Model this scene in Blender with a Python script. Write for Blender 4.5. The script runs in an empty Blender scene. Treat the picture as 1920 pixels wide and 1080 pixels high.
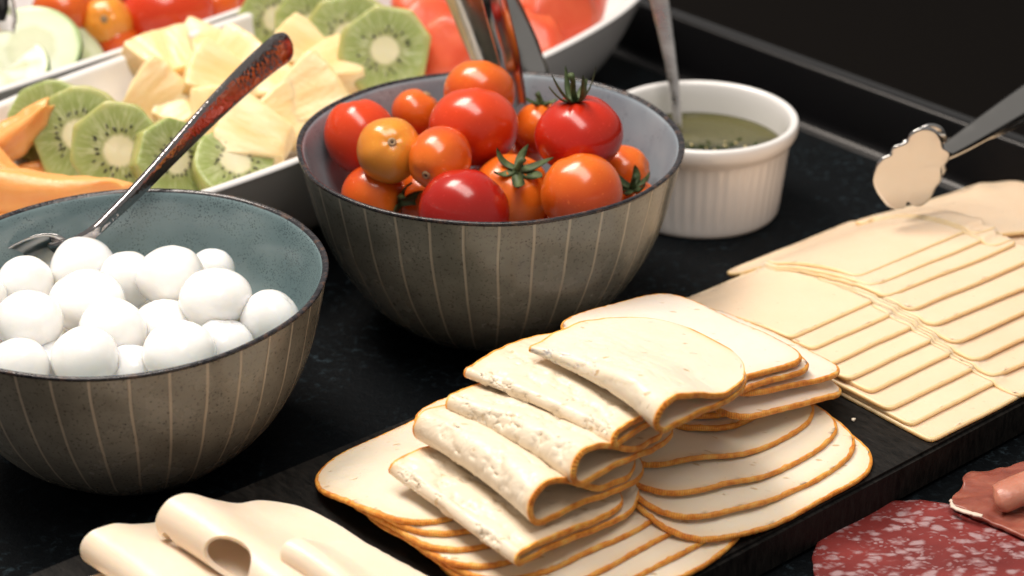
import bpy, bmesh, math, random
import numpy as np
from math import radians, sin, cos, pi, atan2, hypot, sqrt
from mathutils import Vector, Matrix, noise

scene = bpy.context.scene
COL = scene.collection
random.seed(7)
RNG = np.random.default_rng(5)

# ------------------------------------------------------------------ camera
FPX, PITCH, HC = 3400.0, radians(27.5), 0.3589      # focal length in photo pixels, tilt, height over the tray floor
cam_d = bpy.data.cameras.new('camera'); cam = bpy.data.objects.new('camera', cam_d); COL.objects.link(cam)
cam.location = (0, 0, HC); cam.rotation_euler = (pi/2-PITCH, 0, 0)
cam_d.sensor_width = 36; cam_d.lens = FPX/1920*36; cam_d.clip_start = 0.02; cam_d.clip_end = 50
cam_d.dof.use_dof = True; cam_d.dof.focus_distance = 0.635; cam_d.dof.aperture_fstop = 10.0
scene.camera = cam
scene.render.resolution_x, scene.render.resolution_y = 1024, 576
# ------------------------------------------------------------------ light
world = bpy.data.worlds.new('World'); scene.world = world; world.use_nodes = True
bgn = world.node_tree.nodes['Background']; bgn.inputs[0].default_value = (1, .95, .90, 1); bgn.inputs[1].default_value = 0.31
def area(name, loc, target, sx, sy, power, col, roll=0.0):
    l = bpy.data.lights.new(name, 'AREA'); l.shape = 'RECTANGLE'; l.size = sx; l.size_y = sy; l.energy = power; l.color = col
    o = bpy.data.objects.new(name, l); COL.objects.link(o); o.location = loc
    q = (Vector(target)-Vector(loc)).to_track_quat('-Z', 'Y')
    o.rotation_euler = (q.to_matrix().to_4x4() @ Matrix.Rotation(roll, 4, 'Z')).to_euler()
    return o
area('ceiling_lamp', (-.10, .46, 1.35), (0, .66, .05), 1.35, .50, 18.5, (1, .92, .84), radians(-22))
area('back_lamp', (-.80, 1.40, 1.85), (0, .66, .05), .75, .65, 34.0, (1, .885, .78))
scene.view_settings.view_transform = 'Standard'; scene.view_settings.look = 'None'
scene.view_settings.exposure = 0.0; scene.view_settings.gamma = 1.0; scene.view_settings.use_curve_mapping = False
scene.cycles.use_denoising = True
scene.cycles.max_bounces = 10; scene.cycles.transmission_bounces = 6

# ------------------------------------------------------------------ helpers
def P(x, y, z):
    """photo pixel -> point at height z over the tray floor"""
    dx = (x-960)/FPX; dy = -(y-540)/FPX
    d = (dx, cos(PITCH)+dy*sin(PITCH), -sin(PITCH)+dy*cos(PITCH)); t = (z-HC)/d[2]
    return Vector((d[0]*t, d[1]*t, z))
UX, UY = 0.775, 0.632                      # board axes: u along the board, v across it (towards the viewer)
def uv(u, v, z): return Vector((u*UX+v*UY, u*UY-v*UX, z))
def link(o, parent=None):
    COL.objects.link(o)
    if parent is not None: o.parent = parent
    return o
def tag(o, label, cat, group=None, kind=None):
    if label: o['label'] = label
    if cat: o['category'] = cat
    if group: o['group'] = group
    if kind: o['kind'] = kind
    return o
def empty(name, loc, rot=None):
    o = bpy.data.objects.new(name, None); o.empty_display_size = .02; o.location = loc
    if rot is not None: o.rotation_euler = rot
    COL.objects.link(o); return o
def mesh_obj(name, verts, faces, mats, parent=None, fmat=None, smooth=True, loc=None, rot=None, uvs=None):
    me = bpy.data.meshes.new(name); me.from_pydata([tuple(v) for v in verts], [], [tuple(f) for f in faces])
    for m in (mats if isinstance(mats, (list, tuple)) else [mats]): me.materials.append(m)
    if fmat is not None: me.polygons.foreach_set('material_index', list(fmat))
    me.polygons.foreach_set('use_smooth', [bool(smooth)]*len(me.polygons))
    if uvs is not None:
        lay = me.uv_layers.new(name='UVMap'); li = np.zeros(len(me.loops), int); me.loops.foreach_get('vertex_index', li)
        lay.data.foreach_set('uv', np.asarray(uvs, float)[li].ravel())
    me.update()
    o = bpy.data.objects.new(name, me)
    if loc is not None: o.location = loc
    if rot is not None: o.rotation_euler = rot
    return link(o, parent)
def lathe(prof, n=96, wob=0.0, seed=0):
    V, Fc = [], []
    for k, (r, z) in enumerate(prof):
        for i in range(n):
            a = 2*pi*i/n; rr = r
            if wob: rr += wob*noise.noise(Vector((cos(a)*2, sin(a)*2, seed)))*(r > .01); 
            V.append((rr*cos(a), rr*sin(a), z + (wob*.6*noise.noise(Vector((cos(a)*2+9, sin(a)*2, seed)))*(r > .02) if wob else 0)))
    for k in range(len(prof)-1):
        for i in range(n):
            j = (i+1) % n; Fc.append((k*n+i, k*n+j, (k+1)*n+j, (k+1)*n+i))
    return V, Fc
def smooth_prof(pts, per=6):
    """Catmull-Rom through profile points"""
    out = []; n = len(pts)
    for i in range(n-1):
        p0 = np.array(pts[max(i-1, 0)]); p1 = np.array(pts[i]); p2 = np.array(pts[i+1]); p3 = np.array(pts[min(i+2, n-1)])
        for k in range(per):
            t = k/per
            out.append(tuple(.5*((2*p1)+(-p0+p2)*t+(2*p0-5*p1+4*p2-p3)*t*t+(-p0+3*p1-3*p2+p3)*t**3)))
    out.append(tuple(pts[-1])); return out
def tube(path, secs, n=14, cap=True, sq=1.0):
    """loft: path points, each with (half width, half thickness); width axis kept horizontal-ish unless given"""
    V, Fc = [], []; m = len(path)
    for i, p in enumerate(path):
        t = (Vector(path[min(i+1, m-1)])-Vector(path[max(i-1, 0)])).normalized()
        sec = secs[i]; wd = Vector(sec[2]) if len(sec) > 2 else t.cross(Vector((0, 0, 1)))
        wd = (wd-t*wd.dot(t)).normalized(); nn = wd.cross(t)
        for k in range(n):
            a = 2*pi*k/n; V.append(Vector(p)+wd*cos(a)*sec[0]+nn*math.copysign(abs(sin(a))**sq, sin(a))*sec[1])
    for i in range(m-1):
        for k in range(n):
            l = (k+1) % n; Fc.append((i*n+k, i*n+l, (i+1)*n+l, (i+1)*n+k))
    if cap: Fc.append(tuple(range(n))[::-1]); Fc.append(tuple((m-1)*n+k for k in range(n)))
    return V, Fc
def spline(pts, per=8):
    return [Vector(p) for p in smooth_prof([tuple(q) for q in pts], per)]

# ------------------------------------------------------------------ materials
class NT:
    def __init__(s, name):
        s.m = bpy.data.materials.new(name); s.m.use_nodes = True; s.t = s.m.node_tree; s.b = s.t.nodes['Principled BSDF']
    def n(s, typ, ins=None, **props):
        nd = s.t.nodes.new(typ)
        for k, v in props.items(): setattr(nd, k, v)
        for k, v in (ins or {}).items(): s.put(nd.inputs[k], v)
        return nd
    def put(s, sock, v):
        if isinstance(v, bpy.types.NodeSocket): s.t.links.new(v, sock)
        elif isinstance(v, (tuple, list)) and len(v) == 3 and sock.type == 'RGBA': sock.default_value = (*v, 1)
        else: sock.default_value = v
    def set(s, **kw):
        for k, v in kw.items(): s.put(s.b.inputs[k.replace('_', ' ')], v)
        return s
    def math(s, op, a, b=0.0, c=None):
        nd = s.n('ShaderNodeMath', operation=op); s.put(nd.inputs[0], a); s.put(nd.inputs[1], b)
        if c is not None: s.put(nd.inputs[2], c)
        return nd.outputs[0]
    def obj(s): return s.n('ShaderNodeTexCoord').outputs['Object']
    def uvc(s): return s.n('ShaderNodeTexCoord').outputs['UV']
    def map(s, vec, scale=(1, 1, 1), loc=(0, 0, 0)): return s.n('ShaderNodeMapping', {'Vector': vec, 'Scale': scale, 'Location': loc}).outputs[0]
    def noise(s, vec, scale, detail=3, rough=.55, dist=0): return s.n('ShaderNodeTexNoise', {'Vector': vec, 'Scale': scale, 'Detail': detail, 'Roughness': rough, 'Distortion': dist}).outputs['Fac']
    def voro(s, vec, scale, feature='F1', out='Distance', rand=1): return s.n('ShaderNodeTexVoronoi', {'Vector': vec, 'Scale': scale, 'Randomness': rand}, feature=feature).outputs[out]
    def ramp(s, fac, stops, interp='LINEAR'):
        nd = s.n('ShaderNodeValToRGB', {'Fac': fac}); cr = nd.color_ramp; cr.interpolation = interp
        while len(cr.elements) < len(stops): cr.elements.new(.5)
        for e, (p, c) in zip(cr.elements, stops): e.position = p; e.color = (*c, 1) if isinstance(c, (tuple, list)) else (c, c, c, 1)
        return nd.outputs[0]
    def mix(s, fac, a, b, blend='MIX'):
        nd = s.n('ShaderNodeMix', data_type='RGBA', blend_type=blend); s.put(nd.inputs[0], fac); s.put(nd.inputs[6], a); s.put(nd.inputs[7], b); return nd.outputs[2]
    def bump(s, h, strength=.3, dist=.001): s.put(s.b.inputs['Normal'], s.n('ShaderNodeBump', {'Height': h, 'Strength': strength, 'Distance': dist}).outputs[0]); return s
    def sss(s, w, radius, scale=1.0): return s.set(Subsurface_Weight=w, Subsurface_Radius=radius, Subsurface_Scale=scale)
    def rnd(s): return s.n('ShaderNodeObjectInfo').outputs['Random']
    def xyz(s, v): nd = s.n('ShaderNodeSeparateXYZ', {0: v}); return nd.outputs

M = {}
def m_slate():
    t = NT('slate'); o = t.obj()
    n1 = t.noise(o, 16, 5, .65); n2 = t.noise(o, 260, 5, .75)
    f = t.math('MULTIPLY', t.ramp(n1, [(.44, .05), (.68, 1.)]), t.ramp(n2, [(.53, 0.), (.66, 1.)]))
    t.set(Base_Color=t.mix(f, (.0025, .0035, .0045), (.036, .058, .072)), Roughness=t.ramp(n2, [(.3, .5), (.7, .68)]), Specular_IOR_Level=.07)
    t.bump(n2, .6, .0012); return t.m
def m_board():
    t = NT('board_black'); o = t.map(t.obj(), (4, 1, 1)); n2 = t.noise(o, 160, 5, .7)
    t.set(Base_Color=t.ramp(n2, [(.35, (.003, .003, .003)), (.75, (.020, .018, .016))]), Roughness=t.ramp(n2, [(.3, .5), (.7, .65)]), Specular_IOR_Level=.14)
    t.bump(n2, .35, .0007); return t.m
def m_plain(name, c, rough, metal=0.0, spec=.5, coat=0.0):
    t = NT(name); t.set(Base_Color=c, Roughness=rough, Metallic=metal, Specular_IOR_Level=spec, Coat_Weight=coat); return t.m
def m_bowl_out(name, c1, c2, cs, N):
    t = NT(name); o = t.obj(); x = t.xyz(o)
    n1 = t.noise(o, 38, 4, .6); n2 = t.noise(o, 900, 3, .6); n3 = t.voro(o, 420)
    base = t.mix(t.ramp(n1, [(.35, 0.), (.65, 1.)]), c1, c2)
    base = t.mix(t.ramp(n2, [(.58, 0.), (.66, .55)]), base, (.02, .016, .012))
    base = t.mix(t.math('MULTIPLY', t.ramp(n3, [(.10, 1.), (.2, 0.)]), t.ramp(n1, [(.45, 0.), (.6, .8)])), base, (.02, .014, .01))
    ang = t.math('ARCTAN2', x[1], x[0]); fr = t.math('FRACT', t.math('MULTIPLY_ADD', ang, N/(2*pi), t.math('MULTIPLY', t.noise(o, 14, 2), .40)))
    ln = t.math('ABSOLUTE', t.math('SUBTRACT', fr, .5)); line = t.ramp(ln, [(.026, 1.), (.052, 0.)])
    band = t.ramp(x[2], [(.004, 0.), (.012, 1.)])
    line = t.math('MULTIPLY', line, band)
    base = t.mix(t.math('MULTIPLY', line, t.ramp(n1, [(.3, .55), (.6, 1.)])), base, cs)
    t.set(Base_Color=base, Roughness=t.ramp(n1, [(.3, .2), (.7, .3)]), Specular_IOR_Level=.5)
    t.bump(t.math('ADD', t.math('MULTIPLY', line, -.9), t.math('MULTIPLY', n1, .9)), .3, .0006); return t.m
def m_bowl_in(name, c1, c2, speck, amt):
    t = NT(name); o = t.obj(); n1 = t.noise(o, 26, 3); n2 = t.voro(o, 1250); n3 = t.noise(o, 60, 3, .7)
    base = t.mix(t.ramp(n1, [(.35, 0.), (.65, 1.)]), c1, c2)
    f = t.math('MULTIPLY', t.ramp(n2, [(.20, 1.), (.36, 0.)]), t.ramp(n3, [(.5-amt, 0.), (.62-amt*.5, 1.)]))
    t.set(Base_Color=t.mix(f, base, speck), Roughness=.16, Specular_IOR_Level=.55); t.bump(n1, .1, .001); return t.m
def m_bowl_rim():
    t = NT('bowl_rim_glaze'); o = t.obj(); n1 = t.noise(o, 260, 4, .7); n2 = t.noise(o, 40, 3)
    c = t.ramp(n1, [(.36, (.008, .008, .011)), (.54, (.028, .027, .032)), (.64, (.075, .038, .024)), (.78, (.12, .15, .17))])
    t.set(Base_Color=c, Roughness=t.ramp(n1, [(.3, .15), (.7, .35)])); t.bump(n1, .5, .0006); return t.m
def m_ceramic():
    t = NT('white_ceramic'); n = t.noise(t.obj(), 30, 2); t.set(Base_Color=(.82, .81, .80), Roughness=.15, Specular_IOR_Level=.5, Coat_Weight=.3); t.bump(n, .05, .001); return t.m
def m_steel(name, hammer=0.0, c=(.62, .61, .6), rough=.12):
    t = NT(name); o = t.obj(); t.set(Base_Color=c, Metallic=1.0, Roughness=rough)
    n = t.noise(o, 120, 3); t.set(Roughness=t.ramp(n, [(.3, rough*.7), (.7, rough*1.6)]))
    if hammer: t.bump(t.voro(o, hammer, 'SMOOTH_F1'), .30, .0004)
    return t.m
def m_cheese(name, c1, c2, spots=None, sss=.55, flake=0.0, rough=.33, halo=None, soft=None):
    t = NT(name); o = t.obj(); r = t.rnd(); off = t.n('ShaderNodeVectorMath', {0: o, 1: t.n('ShaderNodeCombineXYZ', {0: r, 1: t.math('MULTIPLY', r, 7.3)}).outputs[0]}, operation='ADD').outputs[0]
    n1 = t.noise(off, 35, 4, .6); n2 = t.noise(off, 420, 3, .6); n3 = t.noise(t.map(off, (1, 3, 1)), 150, 2)
    base = t.mix(t.ramp(n1, [(.3, 0.), (.7, 1.)]), c1, c2)
    h = t.math('ADD', t.math('MULTIPLY', n2, .35), t.math('MULTIPLY', n1, .6))
    if halo: base = t.mix(t.math('MULTIPLY', t.math('POWER', t.xyz(t.uvc())[1], 2.2), t.ramp(n1, [(.3, .35), (.7, .85)])), base, halo)
    if spots:
        v = t.voro(t.map(off, (1, 2.0, 1)), 105); sp = t.math('MULTIPLY', t.ramp(v, [(.10, 1.), (.17, 0.)]), t.ramp(n3, [(.47, 0.), (.53, 1.)]))
        base = t.mix(t.math('MULTIPLY', sp, .75), base, spots); h = t.math('SUBTRACT', h, t.math('MULTIPLY', sp, 2.2))
    if flake:
        v2 = t.noise(t.map(off, (1, 2.2, 1)), 95, 5, .65, 1.2); h = t.math('ADD', h, t.math('MULTIPLY', t.ramp(v2, [(.44, 0.), (.5, .9), (.56, 1.)]), flake))
    base = t.mix(t.math('MULTIPLY', r, .09), base, tuple(v*.55 for v in c1))
    t.set(Base_Color=base, Roughness=t.ramp(n2, [(.3, rough-.06), (.7, rough+.1)]), Specular_IOR_Level=.5)
    t.sss(sss, soft or (1.0, .74, .42), (.0032 if soft else .0028)); t.bump(h, .35, .0006); return t.m
def m_rind():
    t = NT('orange_rind'); u = t.uvc(); x = t.xyz(u); o = t.obj()
    wv = t.math('SINE', t.math('MULTIPLY', x[0], 2*pi/.00085)); n = t.noise(o, 240, 4, .7)
    c = t.ramp(n, [(.28, (.50, .13, .014)), (.42, (.76, .27, .030)), (.54, (.90, .40, .06)), (.68, (.94, .56, .14))])
    c = t.mix(t.math('MULTIPLY', t.ramp(wv, [(.0, 0.), (.9, 1.)]), .40), c, (.42, .10, .012))
    t.set(Base_Color=c, Roughness=.5); t.sss(.25, (1, .4, .1), .002); t.bump(t.math('MULTIPLY_ADD', wv, -.4, n), .6, .0005); return t.m
def m_tomato(name, top, bot, sss=.35):
    t = NT(name); o = t.obj(); x = t.xyz(o); n = t.noise(o, 45, 3); n2 = t.noise(o, 700, 2)
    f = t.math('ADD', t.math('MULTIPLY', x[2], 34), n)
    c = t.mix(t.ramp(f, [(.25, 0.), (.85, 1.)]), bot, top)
    c = t.mix(t.ramp(n2, [(.62, 0.), (.75, .35)]), c, tuple(min(1, v*1.5+.03) for v in top))
    t.set(Base_Color=c, Roughness=.22, Specular_IOR_Level=.5, Coat_Weight=.2, Coat_Roughness=.12); t.sss(sss, (1, .22, .06), .006); t.bump(n, .06, .001); return t.m
def m_leaf():
    t = NT('calyx_green'); o = t.obj(); n = t.noise(o, 300, 3)
    t.set(Base_Color=t.ramp(n, [(.3, (.025, .045, .012)), (.6, (.075, .11, .035)), (.8, (.16, .17, .08))]), Roughness=.6); t.bump(n, .4, .0004); return t.m
def m_mozz():
    t = NT('mozzarella'); o = t.obj(); n = t.noise(o, 60, 4, .6); n2 = t.noise(o, 600, 2)
    t.set(Base_Color=t.ramp(n, [(.3, (.90, .885, .855)), (.7, (.94, .93, .905))]), Roughness=t.ramp(n, [(.3, .14), (.7, .28)]), Specular_IOR_Level=.5, Coat_Weight=.3)
    t.sss(1.0, (1, .9, .75), .012); t.bump(t.math('ADD', n, t.math('MULTIPLY', n2, .15)), .25, .0015); return t.m
def m_kiwi(R):
    t = NT('kiwi_flesh'); o = t.obj(); x = t.xyz(o)
    r = t.math('DIVIDE', t.math('SQRT', t.math('ADD', t.math('MULTIPLY', x[0], x[0]), t.math('MULTIPLY', x[1], x[1]))), R)
    a = t.math('ARCTAN2', x[1], x[0]); n = t.noise(o, 180, 4)
    rv = t.n('ShaderNodeCombineXYZ', {0: t.math('MULTIPLY', a, 6.5), 1: t.math('MULTIPLY', r, 1.4), 2: t.math('MULTIPLY', t.rnd(), 9)}).outputs[0]
    st = t.noise(rv, 2.2, 3, .6)
    rr = t.math('ADD', r, t.math('MULTIPLY', t.math('SUBTRACT', st, .5), .16))
    c = t.ramp(rr, [(.0, (.74, .70, .48)), (.28, (.70, .66, .42)), (.36, (.29, .32, .11)), (.60, (.27, .33, .10)), (.86, (.34, .40, .14)), (1.0, (.46, .44, .16))])
    c = t.mix(t.math('MULTIPLY', t.ramp(st, [(.48, 0.), (.62, 1.)]), t.ramp(r, [(.3, .0), (.42, .6), (.8, .35), (.95, .0)])), c, (.62, .64, .40))
    t.set(Base_Color=c, Roughness=.25, Specular_IOR_Level=.5); t.sss(.5, (.7, 1, .3), .004); t.bump(t.math('ADD', st, n), .35, .0008); return t.m
def m_fruit(name, c1, c2, scale=60, stretch=(1, 1, 4), sss=.6, rad=(1, .8, .5), rough=.3):
    t = NT(name); o = t.obj(); n = t.noise(t.map(o, stretch), scale, 4, .6); n2 = t.noise(o, 500, 2)
    t.set(Base_Color=t.mix(t.ramp(n, [(.3, 0.), (.7, 1.)]), c1, c2), Roughness=rough, Specular_IOR_Level=.5); t.sss(sss, rad, .005)
    t.bump(t.math('ADD', n, t.math('MULTIPLY', n2, .4)), .4, .001); return t.m
def m_salami():
    t = NT('salami'); o = t.map(t.obj(), (1, 1.7, 1)); d = t.noise(o, 70, 3, .6); ov = t.n('ShaderNodeVectorMath', {0: o, 1: t.n('ShaderNodeVectorMath', {0: t.n('ShaderNodeTexNoise', {'Vector': o, 'Scale': 130., 'Detail': 3.}).outputs['Color'], 1: (.009, .009, .009)}, operation='MULTIPLY').outputs[0]}, operation='ADD').outputs[0]
    v = t.voro(ov, 180); n1 = t.noise(o, 26, 3); v2 = t.voro(ov, 330)
    fat = t.math('MAXIMUM', t.math('MULTIPLY', t.ramp(v, [(.24, 1.), (.50, 0.)]), t.ramp(d, [(.38, .0), (.48, 1.)])), t.math('MULTIPLY', t.ramp(v2, [(.2, .7), (.34, 0.)]), t.ramp(d, [(.5, 1.), (.58, .0)])))
    lean = t.mix(t.ramp(n1, [(.35, 0.), (.65, 1.)]), (.13, .014, .013), (.23, .032, .028))
    t.set(Base_Color=t.mix(fat, lean, (.36, .23, .24)), Roughness=.42, Specular_IOR_Level=.5); t.sss(.25, (1, .4, .3), .002); t.bump(t.math('ADD', d, fat), .5, .0005); return t.m
def m_ham():
    t = NT('cured_ham'); o = t.obj(); n = t.noise(t.map(o, (1, 3, 1)), 45, 4, .6, .6); n2 = t.noise(o, 400, 2)
    t.set(Base_Color=t.ramp(n, [(.25, (.17, .04, .03)), (.55, (.30, .09, .06)), (.75, (.46, .19, .13))]), Roughness=.35); t.sss(.4, (1, .35, .2), .004); t.bump(t.math('ADD', n, t.math('MULTIPLY', n2, .3)), .4, .0006); return t.m
def m_sauce():
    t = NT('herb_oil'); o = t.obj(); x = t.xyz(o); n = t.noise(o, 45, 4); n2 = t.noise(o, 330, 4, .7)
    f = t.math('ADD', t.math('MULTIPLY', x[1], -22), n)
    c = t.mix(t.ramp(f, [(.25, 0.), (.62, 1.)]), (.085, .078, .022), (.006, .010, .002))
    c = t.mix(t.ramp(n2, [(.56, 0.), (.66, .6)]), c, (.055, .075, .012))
    t.set(Base_Color=c, Roughness=.04, Specular_IOR_Level=.7); t.bump(t.math('ADD', t.math('MULTIPLY', n, .7), t.math('MULTIPLY', n2, .25)), .25, .001); return t.m
def m_cucumber():
    t = NT('cucumber_flesh'); o = t.obj(); x = t.xyz(o); n = t.noise(o, 160, 4)
    r = t.math('ADD', t.math('MULTIPLY', t.math('SQRT', t.math('ADD', t.math('MULTIPLY', x[0], x[0]), t.math('MULTIPLY', x[1], x[1]))), 38), t.math('MULTIPLY', n, .18))
    t.set(Base_Color=t.ramp(r, [(.2, (.50, .52, .33)), (.52, (.44, .48, .28)), (.62, (.56, .60, .42)), (.9, (.52, .58, .36)), (1., (.36, .48, .22))]), Roughness=.25); t.sss(.5, (.8, 1, .5), .004); t.bump(n, .2, .0008); return t.m

M['slate'] = m_slate(); M['board'] = m_board()
M['table'] = m_plain('table_dark', (.0040, .0033, .0029), .8, spec=.03)
M['tray_black'] = m_plain('tray_gloss_black', (.003, .003, .0035), .26, spec=.3)
M['outL'] = m_bowl_out('bowl_glaze_brown', (.150, .138, .112), (.245, .228, .190), (.44, .37, .285), 36)
M['outM'] = m_bowl_out('bowl_glaze_olive', (.130, .138, .120), (.210, .218, .194), (.38, .355, .29), 36)
M['inL'] = m_bowl_in('bowl_inside_teal', (.135, .20, .215), (.20, .275, .285), (.02, .03, .035), .12)
M['inM'] = m_bowl_in('bowl_inside_lavender', (.24, .295, .345), (.33, .395, .44), (.05, .05, .06), -.03)
M['rim'] = m_bowl_rim(); M['ceramic'] = m_ceramic()
M['steel'] = m_steel('steel_polished'); M['steel_h'] = m_steel('steel_hammered', 620, (.36, .34, .34), .13); M['steel_dark'] = m_steel('steel_tongs', 0, (.50, .49, .47), .16)
M['chY'] = m_cheese('cheese_yellow', (.88, .635, .445), (.91, .68, .49), None, .85, soft=(1, .95, .82))
M['chYe'] = m_cheese('cheese_yellow_edge', (.92, .60, .32), (.93, .64, .36), None, .85, soft=(1, .95, .82))  # same cheese, more orange: warm glow of the shaded gaps put into the colour
M['chO'] = m_cheese('cheese_ivory', (.80, .695, .545), (.84, .75, .61), (.52, .33, .14), .55, halo=(.82, .50, .22))
M['chF'] = m_cheese('cheese_ivory_torn', (.80, .68, .515), (.84, .735, .58), (.60, .42, .20), .0, .5, halo=(.82, .52, .24))
M['chW'] = m_cheese('cheese_white', (.86, .74, .63), (.89, .79, .69), (.62, .40, .20), .5, halo=(.84, .54, .28))
M['chP'] = m_cheese('cheese_pale', (.88, .71, .55), (.90, .75, .60), None, .65, 0, .34)
M['flake'] = m_cheese('cheese_flake', (.86, .74, .56), (.90, .80, .64), None, 0.0, .3); M['rind'] = m_rind(); M['leaf'] = m_leaf(); M['mozz'] = m_mozz(); M['scar'] = m_plain('scar_tan', (.32, .20, .10), .6); M['scar_dark'] = m_plain('scar_dark', (.05, .03, .02), .7)
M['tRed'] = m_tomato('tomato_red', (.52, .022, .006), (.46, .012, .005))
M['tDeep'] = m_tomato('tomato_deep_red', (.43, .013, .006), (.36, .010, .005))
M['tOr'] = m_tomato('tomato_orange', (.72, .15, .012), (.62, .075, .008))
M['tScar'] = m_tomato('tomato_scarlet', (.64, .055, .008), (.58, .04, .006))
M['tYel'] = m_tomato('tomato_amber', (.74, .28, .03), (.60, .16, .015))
M['kiwi'] = m_kiwi(.0216); M['seed'] = m_plain('kiwi_seed', (.012, .010, .012), .35)
M['kiwi_side'] = m_fruit('kiwi_outer', (.30, .35, .10), (.46, .45, .17), 70, (1, 1, 1), .5, (.7, 1, .3))
M['pine'] = m_fruit('pineapple_flesh', (.82, .56, .24), (.90, .73, .44), 110, (.3, 1.5, 1))
M['melon'] = m_fruit('melon_flesh', (.82, .36, .10), (.88, .46, .17), 40, (1, 1, 1))
M['wmelon'] = m_fruit('watermelon_flesh', (.66, .075, .03), (.76, .15, .06), 50, (1, 1, 1), .5, (1, .3, .15))
M['ham_light'] = m_fruit('ham_pale', (.42, .15, .10), (.54, .24, .16), 45, (1, 3, 1), .5, (1, .35, .2), .35); M['salami'] = m_salami(); M['ham'] = m_ham(); M['fat'] = m_plain('ham_fat', (.72, .58, .48), .4)
M['sauce'] = m_sauce(); M['herb'] = m_plain('herb_dark', (.03, .05, .008), .45); M['bit'] = m_plain('garlic_bit', (.55, .45, .22), .4)
M['cuc'] = m_cucumber(); M['cuc_skin'] = m_plain('cucumber_skin', (.02, .10, .02), .35); M['dark_plastic'] = m_plain('dark_grip', (.01, .01, .01), .3)

# ------------------------------------------------------------------ table, tray, board
tb = mesh_obj('table', [(-4, -1.5, -.012), (4, -1.5, -.012), (4, 6, -.012), (-4, 6, -.012)], [(0, 1, 2, 3)], M['table'], smooth=False); tb['kind'] = 'structure'
tray = empty('serving_tray', uv(.4, -.55, 0))
tag(tray, 'large black serving tray with raised glossy edge and slate speckled floor', 'tray')
u0, u1, v0, v1 = .02, .6641, -1.02, -.12
def ring_rect(du, z, r, n=10):
    out = []
    for (cu, cv, a0) in ((u1, v1, 0), (u0, v1, 90), (u0, v0, 180), (u1, v0, 270)):
        su = 1 if cu == u1 else -1; sv = 1 if cv == v1 else -1
        for k in range(n+1):
            a = radians(a0+90*k/n); out.append(uv(cu-su*r+cos(a)*(r+du), cv-sv*r+sin(a)*(r+du), z)-tray.location)
    return out
R0 = .03
fl = ring_rect(.0, .0, R0)
mesh_obj('tray_floor', fl, [tuple(range(len(fl)))[::-1]], M['slate'], tray, smooth=False)
rings = [ring_rect(d, z, R0) for d, z in ((-.002, .0), (.0, .0003), (.0016, .0009), (.003, .0021), (.0040, .0037), (.0047, .0058), (.0085, .0285), (.0090, .0296), (.0100, .0301), (.0115, .0302), (.0175, .0302), (.0192, .0292), (.0198, .027), (.0175, -.0115))]
V = [p for r in rings for p in r]; n = len(rings[0]); Fc = [(k*n+i, (k+1)*n+i, (k+1)*n+(i+1) % n, k*n+(i+1) % n) for k in range(len(rings)-1) for i in range(n)]
mesh_obj('tray_wall', V, Fc, M['tray_black'], tray)
# board
BU0, BU1, BV0, BV1, BZ = .07, .650, -.456, -.3228, .016
bc = uv((BU0+BU1)/2, (BV0+BV1)/2, 0)
bm = bmesh.new(); bmesh.ops.create_cube(bm, size=1)
for vtx in bm.verts: vtx.co = Vector((vtx.co.x*(BU1-BU0), vtx.co.y*(BV1-BV0), .0005+(vtx.co.z+.5)*(BZ-.0005)))
bmesh.ops.bevel(bm, geom=bm.edges[:], offset=.0012, segments=2, affect='EDGES')
me = bpy.data.meshes.new('cheese_board'); bm.to_mesh(me); bm.free(); me.materials.append(M['board'])
bo = bpy.data.objects.new('cheese_board', me); bo.location = bc; bo.rotation_euler = (0, 0, atan2(UY, UX)); COL.objects.link(bo)
tag(bo, 'long flat black board under all the sliced cheese', 'board')

# ------------------------------------------------------------------ bowls
def bowl(name, c, R, H, mo, mi, label, seed):
    e = empty(name, (c[0], c[1], 0)); tag(e, label, 'bowl', 'striped stoneware bowls')
    pr = [(.0, .003), (.028, .003), (.031, .0), (.0345, .0002), (.037, .0015), (.0410, .0035), (.0500, .0115), (.0580, .0215), (.0655, .0345), (.0708, .048), (.0748, .065), (.0769, .0758)]
    k, h = R/.0775, H/.077
    pr = [(a*k, b*h) for a, b in pr]
    out = smooth_prof(pr, 5); V, Fc = lathe(out, 160, .0008, seed); mesh_obj('outer_wall', V, Fc, mo, e)
    tip = [(.0769, .0758), (.0774, .0764), (.0776, .0769), (.0773, .0774), (.0766, .0775), (.0757, .0772), (.0751, .0766)]
    V, Fc = lathe(smooth_prof([(a*k, b*h) for a, b in tip], 3), 160, .0008, seed); mesh_obj('rim', V, Fc, M['rim'], e)
    inn = [(.0751, .0766), (.0741, .0745), (.0718, .065), (.0675, .048), (.0622, .036), (.0545, .0235), (.046, .0145), (.034, .009), (.018, .0075), (.0, .007)]
    V, Fc = lathe(smooth_prof([(a*k, b*h) for a, b in inn], 5), 160, .0008, seed); mesh_obj('inner_wall', V, Fc, mi, e)
    return e
BM_C, BM_R, BM_H = (-.0085, .669), .0775, .077
BL_C, BL_R, BL_H = (-.1370, .565), .0725, .070
bowl('stoneware_bowl', BM_C, BM_R, BM_H, M['outM'], M['inM'], 'olive grey striped stoneware bowl with pale lavender inside, full of tomatoes', 1.3)
bowl('stoneware_bowl', BL_C, BL_R, BL_H, M['outL'], M['inL'], 'brown striped stoneware bowl with speckled teal inside, holding mozzarella balls', 4.1)

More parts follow.
